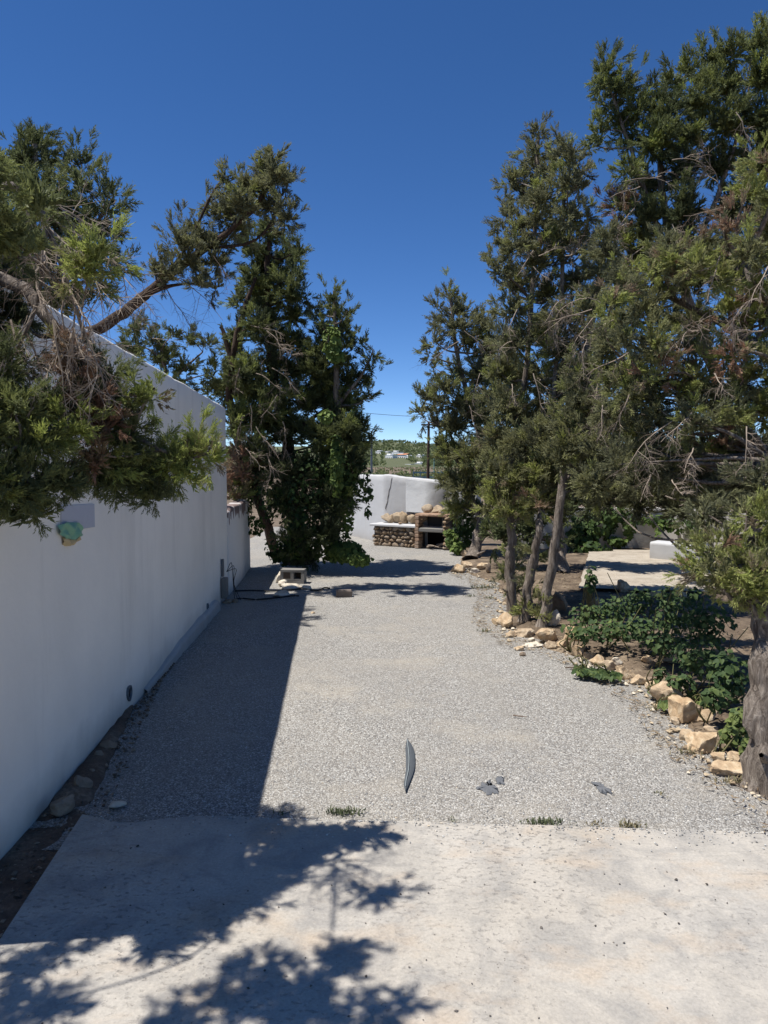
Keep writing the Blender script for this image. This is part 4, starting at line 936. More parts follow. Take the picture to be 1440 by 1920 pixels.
# near right tree with the thick twisted trunk
kb = G(1452, 1478)
ktr = [([kb, P(1448, 1420, kb.y), P(1438, 1330, kb.y + .05), P(1440, 1240, kb.y + .1), P(1440, 1160, kb.y + .2), P(1475, 1000, kb.y + .4), P(1510, 820, 5.3), P(1470, 640, 5.9), P(1390, 500, 6.3)], 0.135, 0.05),
       ([P(1490, 930, 4.95), P(1430, 840, 5.8), P(1300, 740, 6.4), P(1180, 690, 6.5)], 0.045, 0.015), ([P(1440, 1060, 4.7), P(1400, 1010, 4.7), P(1340, 1050, 4.6)], 0.035, 0.01), ([P(1480, 680, 5.8), P(1340, 600, 6.4), P(1220, 540, 6.5)], 0.04, 0.012)]
k_bl = [(1262, 480, 40, 26, 0.6), (1225, 500, 36, 24, 0.72), (1300, 500, 40, 30, 0.5), (1265, 505, 18, 12, 0.98), (1180, 530, 40, 26, 0.5), (1150, 560, 30, 24, 0.66), (1345, 520, 44, 34, 0.66), (1410, 470, 44, 40, 0.55), (1400, 360, 40, 40, 0.60), (1430, 300, 34, 34, 0.74), (1380, 420, 30, 30, 0.9), (1430, 540, 40, 40, 0.76), (1370, 570, 44, 34, 0.7), (1420, 590, 36, 34, 0.6), (1450, 420, 50, 60, 0.6),
        (1200, 580, 34, 24, 0.5), (1170, 630, 40, 30, 0.46), (1230, 640, 40, 34, 0.62), (1185, 680, 36, 26, 0.68), (1225, 705, 24, 20, 0.72), (1290, 690, 34, 22, 0.74), (1265, 725, 26, 18, 0.70), (1310, 700, 30, 22, 0.72), (1250, 680, 24, 18, 0.96), (1350, 660, 36, 30, 0.66), (1380, 655, 18, 14, 0.98), (1400, 700, 44, 36, 0.56), (1440, 660, 40, 40, 0.62), (1340, 740, 44, 34, 0.46),
        (1180, 740, 44, 30, 0.5), (1240, 770, 50, 34, 0.4), (1300, 790, 50, 36, 0.44), (1380, 780, 50, 40, 0.6), (1435, 770, 40, 44, 0.6), (1210, 830, 50, 34, 0.32), (1280, 850, 50, 30, 0.30), (1340, 840, 44, 34, 0.66), (1410, 850, 46, 40, 0.5), (1365, 830, 14, 12, 0.98), (1240, 890, 50, 26, 0.26), (1310, 900, 50, 30, 0.28), (1160, 870, 40, 30, 0.4), (1390, 910, 50, 34, 0.28), (1440, 920, 40, 40, 0.3), (1345, 940, 40, 30, 0.34, 5.6),
        (1400, 960, 36, 28, 0.55, 4.7), (1430, 1000, 36, 30, 0.69, 4.6), (1375, 1010, 30, 22, 0.50, 4.6), (1340, 1060, 28, 18, 0.69, 4.55), (1318, 1062, 18, 12, 0.69, 4.55), (1385, 1060, 40, 28, 0.69, 4.5), (1430, 1070, 34, 34, 0.69, 4.5), (1400, 1115, 44, 26, 0.69, 4.5), (1360, 1100, 30, 18, 0.69, 4.5), (1440, 1130, 30, 24, 0.69, 4.5), (1420, 975, 16, 40, 0.66, 4.6), (1320, 960, 30, 30, 0.4, 4.9), (1310, 1010, 22, 18, 0.45, 4.9),
        (1500, 900, 70, 90, 0.5, 5.2), (1520, 700, 70, 110, 0.5, 5.6), (1520, 1050, 60, 70, 0.5, 4.6)]
k_bl += [(x + RNG.uniform(-14, 14), y + RNG.uniform(-12, 12), 46, 40, float(np.clip(RNG.normal(0.46, 0.12), 0.2, 0.85)), float(RNG.uniform(6.2, 6.8))) for y in range(470, 930, 62) for x in range(1150 if y < 800 else 1120, 1480, 74)]
k_bl += [(x, y, 46, 34, 0.3, 7.4) for x, y in [(1110, 900), (1170, 915), (1235, 925), (1300, 930), (1360, 935), (1140, 935), (1200, 945), (1270, 950), (1330, 960)]]  # darker tint deepens the shade under the canopy through leaf colour
k_bl += [(1420, 900, 44, 44, 0.4, 5.0), (1440, 960, 40, 40, 0.45, 4.8), (1370, 1050, 40, 30, 0.69, 4.6), (1330, 1035, 34, 26, 0.69, 4.6), (1400, 1090, 46, 36, 0.69, 4.45), (1440, 1100, 40, 44, 0.69, 4.4), (1350, 1085, 36, 26, 0.69, 4.5)]
kd = []
for (x, y, dx, dy, L, z) in [(1120, 590, -40, 10, .45, 6.2), (1150, 600, -60, 20, .5, 6.1), (1200, 690, -40, 20, .4, 6.0), (1230, 700, -60, 30, .5, 5.9), (1290, 760, -40, 60, .5, 5.5), (1300, 770, -60, 60, .55, 5.5), (1260, 790, -70, 40, .7, 5.6), (1240, 800, -80, 50, .7, 5.6), (1130, 760, 0, 60, .4, 6.0), (1120, 780, -20, 40, .4, 6.0), (1110, 800, 20, 30, .4, 6.0), (1180, 740, -10, 60, .45, 5.9), (1340, 700, 10, 50, .35, 5.4), (1400, 800, 0, 60, .4, 5.0), (1405, 790, -50, 5, .4, 5.0), (1430, 620, -60, 20, .4, 5.2), (1420, 560, -60, 30, .5, 5.3), (1400, 600, -70, -10, .5, 5.4), (1330, 620, -50, -20, .5, 5.6), (1310, 620, -50, 10, .45, 5.6), (1300, 840, -30, 40, .4, 5.4), (1225, 880, -30, 30, .4, 5.6), (1220, 890, 0, 40, .3, 5.6), (1310, 870, -40, 20, .4, 5.4), (1260, 900, 10, 30, .3, 5.4), (1380, 620, -30, 40, .4, 5.3), (1270, 650, -40, 30, .4, 5.8), (1440, 500, -50, 40, .5, 5.2), (1320, 870, 10, 50, .4, 5.3), (1180, 660, -50, 40, .5, 6.0), (1160, 640, -40, 60, .5, 6.0), (1350, 480, -20, 60, .5, 5.6)]:
    if RNG.random() < 0.72: kd.append((x, y, dx, dy, L * 0.8, z))
tree('near right juniper on a thick twisted grey trunk, bright green low sprays', 5.9, ktr, k_bl, tuft=0.145, density=6.0, tint=0.5, mat='leaf_olive', dead=kd, tintv=0.14, trunk_sides=28, limb=0.03, spread_d=0.35, lean=0.3)
# trees beyond the terrace wall that close the view
bt = [(Vector((6.2, 19.5, 0)), 19.5, [(1130, 900, 60, 50), (1190, 890, 60, 60), (1100, 930, 40, 30), (1160, 930, 50, 28), (1220, 930, 50, 30), (1060, 900, 40, 50)], 'dark evergreen behind the cream boundary wall, nearer the slim trunks'),
      (Vector((8.6, 19.0, 0)), 19.0, [(1270, 900, 60, 50), (1330, 890, 60, 60), (1280, 940, 50, 26), (1340, 950, 50, 30), (1400, 920, 60, 60), (1440, 960, 50, 60)], 'dark evergreen behind the cream boundary wall, toward the right edge')]
for b0, dd, bl, lab in bt:
    c = P(bl[0][0] + 50, 900, dd)
    tree(lab, dd, [([b0, c], 0.15, 0.05)], bl, tuft=0.42, density=7, tint=0.24, protos=PROTO_FAR, limb=0.03, group='trees beyond the terrace', name='evergreen_tree')

# ------------------------------------------------------------------ broad leaves: ivy, bush, weeds
def leaf_proto(kind=0):
    if kind == 0:      # heart-shaped, folded along the midrib
        o = [(0, 0), (0.30, -0.12), (0.50, 0.15), (0.42, 0.50), (0.18, 0.82), (0, 1.05)]
    else:              # lobed ivy
        o = [(0, 0), (0.30, -0.10), (0.55, 0.22), (0.28, 0.40), (0.36, 0.62), (0, 1.0)]
    mid = [(0, 0, 0), (0, 0.5, -0.05), (0, o[-1][1], -0.10)]
    V = list(mid); Fc = []
    for s in (1, -1):
        k0 = len(V)
        V += [(s * x, y, 0.10 * abs(x) * 1.3 - 0.08 * y * y) for x, y in o[1:-1]]
        a, b, c_, d_ = k0, k0 + 1, k0 + 2, k0 + 3
        for t in ((0, a, b), (0, b, 1), (1, b, c_), (1, c_, d_), (1, d_, 2)):
            Fc.append(t if s == 1 else t[::-1])
    return np.array(V, np.float32), np.array(Fc)
def scatter_leaves(mb, pos, nrm, size, tint, proto):
    V, Fc = proto; n = len(pos)
    z = nrm / np.linalg.norm(nrm, axis=1, keepdims=True)
    r = RNG.normal(size=(n, 3)) + np.array([0, 0, -1.2]); y = r - z * (r * z).sum(1, keepdims=True); y /= np.linalg.norm(y, axis=1, keepdims=True); x = np.cross(y, z)
    R_ = np.stack([x, y, z], 2) * size[:, None, None]
    v = np.einsum('nij,mj->nmi', R_, V) + pos[:, None, :]
    f = (Fc[None] + (np.arange(n) * len(V))[:, None, None]).reshape(-1, 3)
    mb.add(v.reshape(-1, 3), f, np.repeat(tint, len(V)))
IVY = leaf_proto(1); HEART = leaf_proto(0)
def ivy_plant(label, patches, size, group=None, stems=()):
    """patches: (px, py, rx, ry, d, count, tint)"""
    first = patches[0]; b = P(first[0], first[1], first[4]); 
    e = empty('ivy_plant', (b.x, b.y, 0), label, 'ivy', group)
    mb = MB(); st = MB()
    for (px, py, rx, ry, d, n, tn) in patches:
        c = np.array(P(px, py, d)); s = d / F
        u = RNG.normal(size=(n, 3)); u /= np.linalg.norm(u, axis=1, keepdims=True); u[:, 1] = -np.abs(u[:, 1])
        p = c + u * np.array([rx * s, max(min(rx, ry) * s * 0.8, 0.1), ry * s]) * RNG.uniform(0.6, 1.05, (n, 1))
        p[:, 2] = np.maximum(p[:, 2], 0.02)
        nr = u + np.array([-0.2, -0.4, 0.5]) + RNG.normal(0, 0.45, (n, 3))
        scatter_leaves(mb, p, nr, size * RNG.uniform(0.45, 1.45, n), np.clip(tn + RNG.normal(0, 0.2, n), 0, 1), IVY)
        for k in range(max(2, n // 60)):
            i, j = RNG.integers(0, n, 2)
            st.add(*tube(smooth_path([p[i], (p[i] + p[j]) / 2 + RNG.normal(0, 0.05, 3), p[j]], 6), 0.006, 4))
    o = mb.obj('leaves', M['ivy'], e); o['kind'] = 'stuff'
    o = st.obj('stems', M['bark_brown'], e); o['kind'] = 'stuff'
    return e
ivy_plant('ivy climbing over the tall tree and spilling onto the gravel as a green mound', [(645, 1034, 36, 20, 12.8, 900, 0.55), (600, 1015, 40, 40, 13.1, 420, 0.28), (562, 980, 40, 70, 13.0, 460, 0.22), (505, 930, 30, 46, 13.0, 200, 0.3), (650, 940, 14, 90, 12.9, 380, 0.6), (575, 900, 50, 60, 12.9, 260, 0.2), (640, 890, 36, 46, 12.8, 300, 0.28), (676, 900, 20, 40, 12.8, 120, 0.3), (520, 1030, 22, 22, 13.3, 160, 0.5), (674, 1049, 22, 11, 12.6, 360, 0.75), (484, 985, 14, 20, 13.2, 60, 0.45), (548, 1040, 44, 20, 13.2, 260, 0.22), (692, 925, 8, 22, 12.8, 36, 0.3), (460, 960, 18, 46, 13.4, 120, 0.4), (690, 960, 6, 14, 12.8, 20, 0.35)], 0.062)  # mound patches tinted lighter, sunlight put into their colour
ivy_plant('pale ivy climbing up into the narrow pointed juniper', [(622, 640, 14, 30, 12.6, 180, 0.95), (630, 665, 14, 14, 12.6, 70, 0.9), (612, 780, 12, 12, 12.4, 60, 0.9), (632, 870, 10, 60, 12.5, 200, 0.7)], 0.085)
ivy_plant('ivy hanging down the cream boundary wall beyond the terrace', [(1120, 985, 40, 26, 15.9, 190, 0.3), (1090, 1000, 30, 34, 15.8, 260, 0.25), (1150, 965, 30, 18, 15.8, 110, 0.35), (1180, 985, 12, 26, 15.7, 70, 0.45), (1230, 975, 40, 8, 15.6, 90, 0.4), (1236, 1000, 4, 26, 15.5, 50, 0.8), (1270, 985, 30, 12, 15.5, 60, 0.35), (1160, 1015, 20, 8, 15.7, 60, 0.4), (1110, 1030, 40, 12, 15.2, 90, 0.3), (1310, 985, 30, 24, 15.2, 70, 0.3)], 0.10)
ivy_plant('bright green ivy growing against the right end of the barbecue', [(850, 1015, 12, 16, 15.6, 220, 0.8), (860, 1028, 12, 10, 15.4, 150, 0.75), (842, 1000, 8, 8, 15.7, 60, 0.75), (875, 990, 24, 40, 15.9, 300, 0.2)], 0.085)

# big-leaved bush on the bed: the largest leaves each their own part
def bush(label, lumps, nbig, nsmall, size, group=None, name='leafy_bush', tn=0.5):
    c0 = lumps[0]; b = G(c0[0], c0[1]); b = P(c0[0], c0[1], c0[4])
    e = empty(name, (b.x, b.y, 0.05), label, 'bush', group); base = Vector((b.x, b.y, 0.05))
    meshes = []
    for k in range(5):
        V, Fc = HEART; mb = MB(); mb.add(V * np.array([1, 1, 1.0 + 0.5 * k]), Fc, np.full(len(V), tn - 0.25 + 0.14 * k)); meshes.append(mb.mesh('leaf', M['bush'], True))
    pts = []; nr = []
    wts = np.array([l[2] * l[3] for l in lumps], float); wts /= wts.sum()
    for q in range(nbig + nsmall):
        l = lumps[RNG.choice(len(lumps), p=wts)]; s = l[4] / F; c = np.array(P(l[0], l[1], l[4]))
        u = RNG.normal(size=3); u /= np.linalg.norm(u); 
        if q < nbig: u[1] = -abs(u[1]); u[2] = abs(u[2]) if RNG.random() < 0.7 else u[2]
        p = c + u * np.array([l[2] * s, l[2] * s * 0.8, l[3] * s]) * (RNG.uniform(0.85, 1.05) if q < nbig else RNG.uniform(0.3, 1.0))
        p[2] = max(p[2], 0.08); pts.append(p); nr.append(u * 0.7 + np.array([-0.15, -0.35, 0.8]) + RNG.normal(0, 0.35, 3))
    for q in range(nbig):
        z = Vector(nr[q]).normalized(); r = Vector(RNG.normal(size=3)) + Vector((0, 0, -1.3)); y = (r - z * r.dot(z)).normalized(); x = y.cross(z)
        sz = size * RNG.uniform(0.75, 1.25)
        o = link(bpy.data.objects.new('leaf', meshes[q % 5]), e)
        o.matrix_basis = Matrix.Translation(Vector(pts[q]) - base) @ Matrix((x, y, z)).transposed().to_4x4() @ Matrix.Scale(sz, 4)
    mb = MB(); P2 = np.array(pts[nbig:]); N2 = np.array(nr[nbig:])
    scatter_leaves(mb, P2, N2, size * RNG.uniform(0.5, 1.05, len(P2)), np.clip(tn + RNG.normal(0, 0.2, len(P2)), 0, 1), HEART)
    o = mb.obj('small_leaves', M['bush'], e); o['kind'] = 'stuff'
    st = MB()
    for l in lumps:
        c = P(l[0], l[1], l[4]); g0 = Vector((c.x + RNG.uniform(-.1, .1), c.y + RNG.uniform(0, .2), 0.0))
        for k in range(5):
            tip = c + Vector(RNG.normal(0, 1, 3)) * l[2] * l[4] / F * 0.6; tip.z = max(tip.z, 0.15)
            st.add(*tube(smooth_path([g0, g0.lerp(tip, 0.5) + Vector(RNG.normal(0, 0.05, 3)), tip], 7), np.linspace(0.009, 0.004, 7), 4))
    o = st.obj('stems', M['stem'], e, smooth=True); o['kind'] = 'stuff'
    return e
bush('wide leafy green bush behind the tan boulders, right part in shade', [(1105, 1150, 40, 22, 7.8), (1150, 1140, 40, 26, 7.8), (1205, 1130, 44, 28, 7.7), (1145, 1180, 50, 24, 7.3), (1205, 1180, 50, 30, 7.1), (1270, 1150, 44, 36, 7.0), (1330, 1170, 44, 44, 6.6), (1260, 1205, 50, 26, 6.6), (1310, 1235, 54, 34, 6.0), (1365, 1270, 40, 50, 5.5), (1100, 1190, 30, 18, 7.2), (1075, 1180, 20, 18, 7.4), (1235, 1262, 16, 14, 6.1), (1275, 1280, 26, 20, 5.8), (1340, 1310, 26, 26, 5.2), (1250, 1115, 24, 16, 7.8), (1300, 1120, 26, 22, 7.4)], 290, 2600, 0.047, tn=0.42)
bush('low trailing green runner spilling onto the gravel before the bush', [(1105, 1268, 28, 14, 6.5), (1140, 1280, 30, 10, 6.4), (1085, 1255, 12, 10, 6.6)], 50, 260, 0.05, name='trailing_plant', tn=0.55)
bush('tall single leafy shoot standing above the bush', [(1107, 1068, 6, 8, 8.4), (1107, 1085, 10, 8, 8.4), (1107, 1100, 8, 10, 8.4)], 24, 10, 0.07, name='leafy_shoot', tn=0.5)
bush('yellowish green shrub between the rough stones and the big trunk', [(1385, 1352, 20, 24, 4.9), (1370, 1380, 22, 18, 4.8), (1400, 1335, 16, 14, 5.0), (1405, 1400, 14, 22, 4.6)], 60, 500, 0.04, name='small_shrub', tn=0.95)
bush('small yellow-green plant behind the biggest sloping boulder', [(1303, 1312, 16, 10, 5.8), (1318, 1326, 10, 8, 5.6)], 20, 90, 0.04, name='small_plant', tn=1.0)
bush('fresh green weed growing at the foot of the rounded boulder', [(1246, 1326, 14, 9, 5.6), (1226, 1300, 10, 8, 5.9)], 18, 40, 0.045, name='small_plant', tn=0.75)

def weed(label, px, py, wpx, hpx, n, tn, seed=0, name='grass_tuft'):
    g = G(px, py, 0.01); s = g.y / F; W_, H_ = wpx * s, hpx * s
    e = empty(name, g, label, 'weed', 'weeds in the gravel'); mb = MB(); V = []; Fc = []; T_ = []
    for k in range(int(n * 0.6)):
        b = np.array([RNG.normal(0, 0.27) * W_, RNG.normal(0, 0.018), 0.0]); a = RNG.uniform(0, 6.28); L = H_ * RNG.uniform(0.3, 1.1); lean = RNG.uniform(0.2, 1.1)
        d = np.array([math.cos(a) * lean, math.sin(a) * lean, 1.0]); d /= np.linalg.norm(d); sd = np.array([-math.sin(a), math.cos(a), 0]) * RNG.uniform(0.002, 0.005) 
        m_ = b + d * L * 0.6; tip = b + d * L + np.array([math.cos(a), math.sin(a), -0.5]) * L * 0.3 * lean
        i = len(V); V += [b - sd, b + sd, m_ + sd * 0.9, m_ - sd * 0.9, tip]; Fc += [(i, i + 1, i + 2), (i, i + 2, i + 3), (i + 3, i + 2, i + 4)]; T_ += [np.clip(tn + RNG.normal(0, 0.15), 0, 1)] * 5
    mb.add(V, Fc, T_); o = mb.obj('blades', M['weed'], e, local=True); o['kind'] = 'stuff'
weed('green grass tuft at the slab edge where the tree shadow ends', 642, 1524, 62, 12, 240, 0.25)
weed('tiny green sprig at the slab edge left of the first grass tuft', 528, 1526, 22, 8, 40, 0.3)
weed('dark low grass along the slab edge right of the middle', 1018, 1543, 78, 10, 240, 0.2)
weed('dry yellowish grass tuft on the slab edge farther right', 1182, 1550, 40, 13, 150, 0.85)
weed('withered brown wisps at the slab edge between the two right tufts', 1118, 1546, 36, 7, 60, 1.0)
weed('sparse grey-green grass patch on the gravel near the far slim trunk', 908, 1103, 46, 9, 220, 0.45)
weed('small grass patch left of the sparse patch near the slim trunks', 880, 1118, 20, 6, 60, 0.5)
weed('second small grass patch nearer the slim trunks', 918, 1122, 26, 7, 80, 0.5)
weed('wispy weed on open gravel right of the dark fabric scraps', 1240, 1490, 20, 8, 30, 0.6)
weed('dark weed by the loose corner stones', 912, 1184, 22, 8, 60, 0.4)
weed('dry wispy grass against the rounded boulder', 1232, 1330, 40, 14, 90, 0.95)
weed('dry grass at the foot of the rough orange stone', 1290, 1412, 50, 12, 90, 0.9)
weed('dry grass before the pale oblong stone', 1370, 1466, 60, 14, 110, 0.85)
weed('small sprig just right of the slab middle', 846, 1538, 26, 6, 30, 0.4)

# ------------------------------------------------------------------ litter, pebbles, loose gravel (uncountable)
OCT_V = np.array([(1, 0, 0), (-1, 0, 0), (0, 1, 0), (0, -1, 0), (0, 0, 1), (0, 0, -1)], np.float32)
OCT_F = np.array([(0, 2, 4), (2, 1, 4), (1, 3, 4), (3, 0, 4), (2, 0, 5), (1, 2, 5), (3, 1, 5), (0, 3, 5)])
def pebbles(name, xy, zf, size, mat, label, flat_=0.6):
    n = len(xy); a = RNG.uniform(0, 6.28, n); ca, sa = np.cos(a), np.sin(a)
    V = OCT_V[None] * (1 + RNG.uniform(-0.35, 0.35, (n, 6, 3))) + RNG.uniform(-0.25, 0.25, (n, 6, 3)); V = V * np.stack([size, size * RNG.uniform(0.6, 1, n), size * flat_], 1)[:, None, :]
    x = V[..., 0] * ca[:, None] - V[..., 1] * sa[:, None]; y = V[..., 0] * sa[:, None] + V[..., 1] * ca[:, None]
    W_ = np.stack([x + xy[:, 0:1], y + xy[:, 1:2], V[..., 2] + zf[:, None] + (size * flat_ * 0.35)[:, None]], -1)
    f = (OCT_F[None] + (np.arange(n) * 6)[:, None, None]).reshape(-1, 3)
    o = MB().add(W_.reshape(-1, 3), f, np.repeat(RNG.uniform(0, 1, n), 6)).obj(name, mat); return tag(o, label, 'pebbles', kind='stuff')
def mat_tint(name, stops):
    m = NT(name); return m.out(m.ramp(m.attr(), stops), 0.9)
M['chip'] = mat_tint('gravel_chip', [(0, lin(112, 109, 105)), (0.4, lin(156, 153, 148)), (0.75, lin(184, 181, 174)), (0.93, lin(205, 202, 194)), (1, lin(195, 178, 152))])
M['grit'] = mat_tint('dark_grit', [(0, lin(70, 64, 58)), (0.6, lin(104, 97, 90)), (1, lin(160, 150, 138))])
n = 11000
yy = 3.85 + 10 * RNG.random(n) ** 1.9; lx = np.array([wallx(y) + 0.12 for y in yy]); rx = np.array([bedx(y) + 0.05 for y in yy])
xx = lx + (rx - lx) * RNG.random(n)
back = np.array([(BLc + (BRc - BLc) * ((x - BLc.x) / (BRc.x - BLc.x))).y for x in xx]) + 0.03
k = yy > back; xx, yy = xx[k], yy[k]
pebbles('loose_gravel', np.stack([xx, yy], 1), np.array([gz(x, y) for x, y in zip(xx, yy)]), 0.0025 + 0.007 * RNG.random(len(xx)) ** 2.2, M['chip'], 'loose grey gravel chips lying over the yard')
n = 420; xx = RNG.uniform(-1.5, 3.2, n); yy = 1.7 + 2.4 * RNG.random(n)
k = yy < np.array([(BLc + (BRc - BLc) * ((x - BLc.x) / (BRc.x - BLc.x))).y - 0.03 for x in xx]); xx, yy = xx[k], yy[k]
pebbles('grit', np.stack([xx, yy], 1), np.full(len(xx), 0.032), 0.0022 + 0.0075 * RNG.random(len(xx)) ** 3, M['grit'], 'dark grit scattered over the concrete slab')
n = 900; xx = RNG.uniform(-1.6, 3.4, n); yy = np.array([(BLc + (BRc - BLc) * ((x - BLc.x) / (BRc.x - BLc.x))).y for x in xx]) - 0.012 - 0.22 * RNG.random(n) ** 3.5
pebbles('spilled_gravel', np.stack([xx, yy], 1), np.full(n, 0.032), 0.003 + 0.006 * RNG.random(n) ** 2, M['chip'], 'gravel spilled over the back edge of the slab')
n = 1500; yy = RNG.uniform(2.2, 7.0, n); xx = np.array([wallx(y) for y in yy]) + 0.02 + RNG.random(n) ** 1.3 * np.where(yy < 4.0, 0.4, np.maximum(0.04, 0.36 - 0.13 * (yy - 4.0)))
pebbles('earth_crumbs', np.stack([xx, yy], 1), np.full(n, 0.008), 0.004 + 0.014 * RNG.random(n) ** 2.5, mat_tint('earth_crumb', [(0, lin(84, 70, 58)), (0.6, lin(122, 104, 86)), (1, lin(160, 142, 120))]), 'crumbs of dark earth along the foot of the wall')
n = 420; yy = 3.9 + 10 * RNG.random(n) ** 1.4; xx = np.array([bedx(y) for y in yy]) + RNG.normal(0.02, 0.12, n)
pebbles('stone_chips', np.stack([xx, yy], 1), np.full(n, 0.01), 0.008 + 0.03 * RNG.random(n) ** 2.5, mat_tint('limestone_chip', [(0, lin(150, 130, 104)), (0.6, lin(190, 172, 144)), (1, lin(216, 204, 182))]), 'tan limestone chips along the edge of the planting bed')
# needle and twig litter in the bed
n = 9000; yy = RNG.uniform(3.4, 13.5, n); t = RNG.random(n) ** 1.5 * 3.2 - 0.28; xx = np.array([bedx(y) for y in yy]) + t
V = np.zeros((n, 3, 3), np.float32); a = RNG.uniform(0, 6.28, n); L = RNG.uniform(0.02, 0.09, n); wd = RNG.uniform(0.003, 0.012, n)
zz = np.array([max(bed_z(max(0, q)), 0.0) for q in t]) + RNG.uniform(0.01, 0.035, n)
V[:, 0] = np.stack([xx, yy, zz], 1); V[:, 1] = V[:, 0] + np.stack([np.cos(a) * L, np.sin(a) * L, RNG.uniform(-0.008, 0.012, n)], 1); V[:, 2] = V[:, 0] + np.stack([-np.sin(a) * wd + np.cos(a) * L * 0.5, np.cos(a) * wd + np.sin(a) * L * 0.5, 0.004 + 0 * a], 1)
tag(MB().add(V.reshape(-1, 3), np.arange(3 * n).reshape(-1, 3), np.repeat(RNG.random(n), 3)).obj('leaf_litter', M['litter']), 'dry brown litter over the planting bed', 'litter', kind='stuff')

# ------------------------------------------------------------------ small things on the yard
# strip of ground fabric showing through the gravel
M['scrapfab'] = flat('dusty_ground_fabric', lin(112, 113, 115), 0.9, var=0.4, scale=60)
M['fabric'] = flat('dark_ground_fabric', lin(86, 90, 93), 0.8, var=0.35, scale=40)
M['thread'] = flat('pale_thread', lin(170, 178, 176), 0.8)
def scrap(name, pxs, label, z=0.016):
    ps = [G(x, y, z) for x, y in pxs]; ps = [p.lerp(q, k / 4) + Vector((RNG.normal(0, 0.007), RNG.normal(0, 0.012), 0)) for p, q in zip(ps, ps[1:] + ps[:1]) for k in range(4)]; c = sum(ps, Vector()) / len(ps); n = len(ps)
    v = [(p.x, p.y, z - 0.012 + gz(p.x, p.y)) for p in ps] + [(c.x + (p.x - c.x) * 0.85, c.y + (p.y - c.y) * 0.85, z - 0.004 + 0.010 * N(p.x * 30, p.y * 30) + gz(p.x, p.y)) for p in ps] + [(c.x, c.y, z - 0.002 + gz(c.x, c.y))]
    mb = MB(); mb.add(v, [(i, (i + 1) % n, n + (i + 1) % n, n + i) for i in range(n)]); mb.add(v, [(n + i, n + (i + 1) % n, 2 * n) for i in range(n)])
    return tag(mb.obj(name, M['scrapfab'], smooth=True), label, 'fabric', 'ground fabric scraps')
mb = MB(); v = []; n = 24
Lp = [(763, 1384), (760, 1400), (761, 1425), (760, 1450), (757, 1470), (760, 1484)]; Rp = [(764, 1384), (774, 1398), (778, 1418), (777, 1440), (770, 1462), (761, 1484)]
Ls = smooth_path([G(*p, 0.016) for p in Lp], n); Rs = smooth_path([G(*p, 0.016) for p in Rp], n)
for a, b in zip(Ls, Rs):
    for q in (0, 0.33, 0.66, 1): 
        p = a.lerp(b, q); v.append((p.x, p.y, 0.012 + gz(p.x, p.y) + 0.012 * math.sin(q * 3.1) + 0.004 * N(p.x * 40, p.y * 20)))
mb.add(v, [(4 * i + j, 4 * i + j + 1, 4 * i + 5 + j, 4 * i + 4 + j) for i in range(n - 1) for j in range(3)])
st = empty('fabric_strip', G(765, 1440), 'long dark strip of ground fabric showing through the gravel', 'fabric'); mb.obj('fabric', M['fabric'], st, smooth=True)
mb = MB().add(*tube([(p.x, p.y, 0.030 + gz(p.x, p.y)) for p in [a.lerp(b, 0.35) for a, b in zip(Ls, Rs)][2:-2]], 0.0018, 4)); mb.obj('thread', M['thread'], st)
scrap('fabric_scrap', [(893, 1475), (903, 1468), (912, 1470), (917, 1462), (923, 1470), (932, 1474), (937, 1482), (922, 1486), (906, 1483)], 'flat dark fabric scrap in the gravel, left one of two')
scrap('fabric_scrap', [(929, 1458), (936, 1454), (946, 1456), (946, 1464), (938, 1468), (932, 1466)], 'tiny dark fabric scrap touching the left flat one')
scrap('fabric_scrap', [(1112, 1462), (1122, 1465), (1136, 1473), (1150, 1484), (1138, 1485), (1126, 1482), (1118, 1474)], 'slanting dark fabric scrap in the gravel, right one of two')
def stick(label, pts, r, mat='deadwood_dark', z=0.02):
    w_ = smooth_path([G(x, y, z + gz(0, 0)) for x, y in pts], 8); tag(MB().add(*tube(w_, np.linspace(r, r * 0.5, 8), 6)).obj('stick', M[mat], smooth=True), label, 'stick')
stick('short dark twig lying on the open gravel', [(962, 1341), (975, 1343), (988, 1344)], 0.006)
stick('pale bare branch lying in the right of the bush over the stones', [(1243, 1260), (1262, 1275), (1283, 1293)], 0.012, 'deadwood', 0.16)
stick('dark fallen twig on gravel below the bush', [(1060, 1252), (1085, 1250), (1105, 1244)], 0.007)
# hollow concrete block lying on its side
def cinder_block():
    g = G(549, 1094); e = empty('concrete_block', (g.x, g.y + 0.1, 0.03), 'hollow concrete block lying on rubble near the ivy mound', 'block', rz=-0.12)
    m = MB(); W_, D_, H_ = 0.40, 0.20, 0.20; t = 0.042
    m.add(*box((0, 0, t / 2 - 0.02), (W_, D_, t + 0.04), jit=0.003)); m.add(*box((0, 0, H_ - t / 2), (W_, D_, t), jit=0.003))
    for x in (-W_ / 2 + t / 2, 0.0, W_ / 2 - t / 2): m.add(*box((x, 0, H_ / 2), (t + 0.012, D_ - 0.006, H_ - 2 * t + 0.006), jit=0.003))
    m.obj('shell', M['greyslab'], e, local=True)
    m = MB(); m.add(*box((-0.095, -0.02, H_ / 2), (0.15, D_ - 0.06, H_ - 2 * t))); m.add(*box((0.095, 0.07, H_ / 2), (0.15, 0.02, H_ - 2 * t))); m.obj('cell_fill_shade', M['mortar'], e, local=True)  # fills left cell; dark panel behind the right hole stands in for its shade
cinder_block()
RPg = 'rubble round the concrete block'
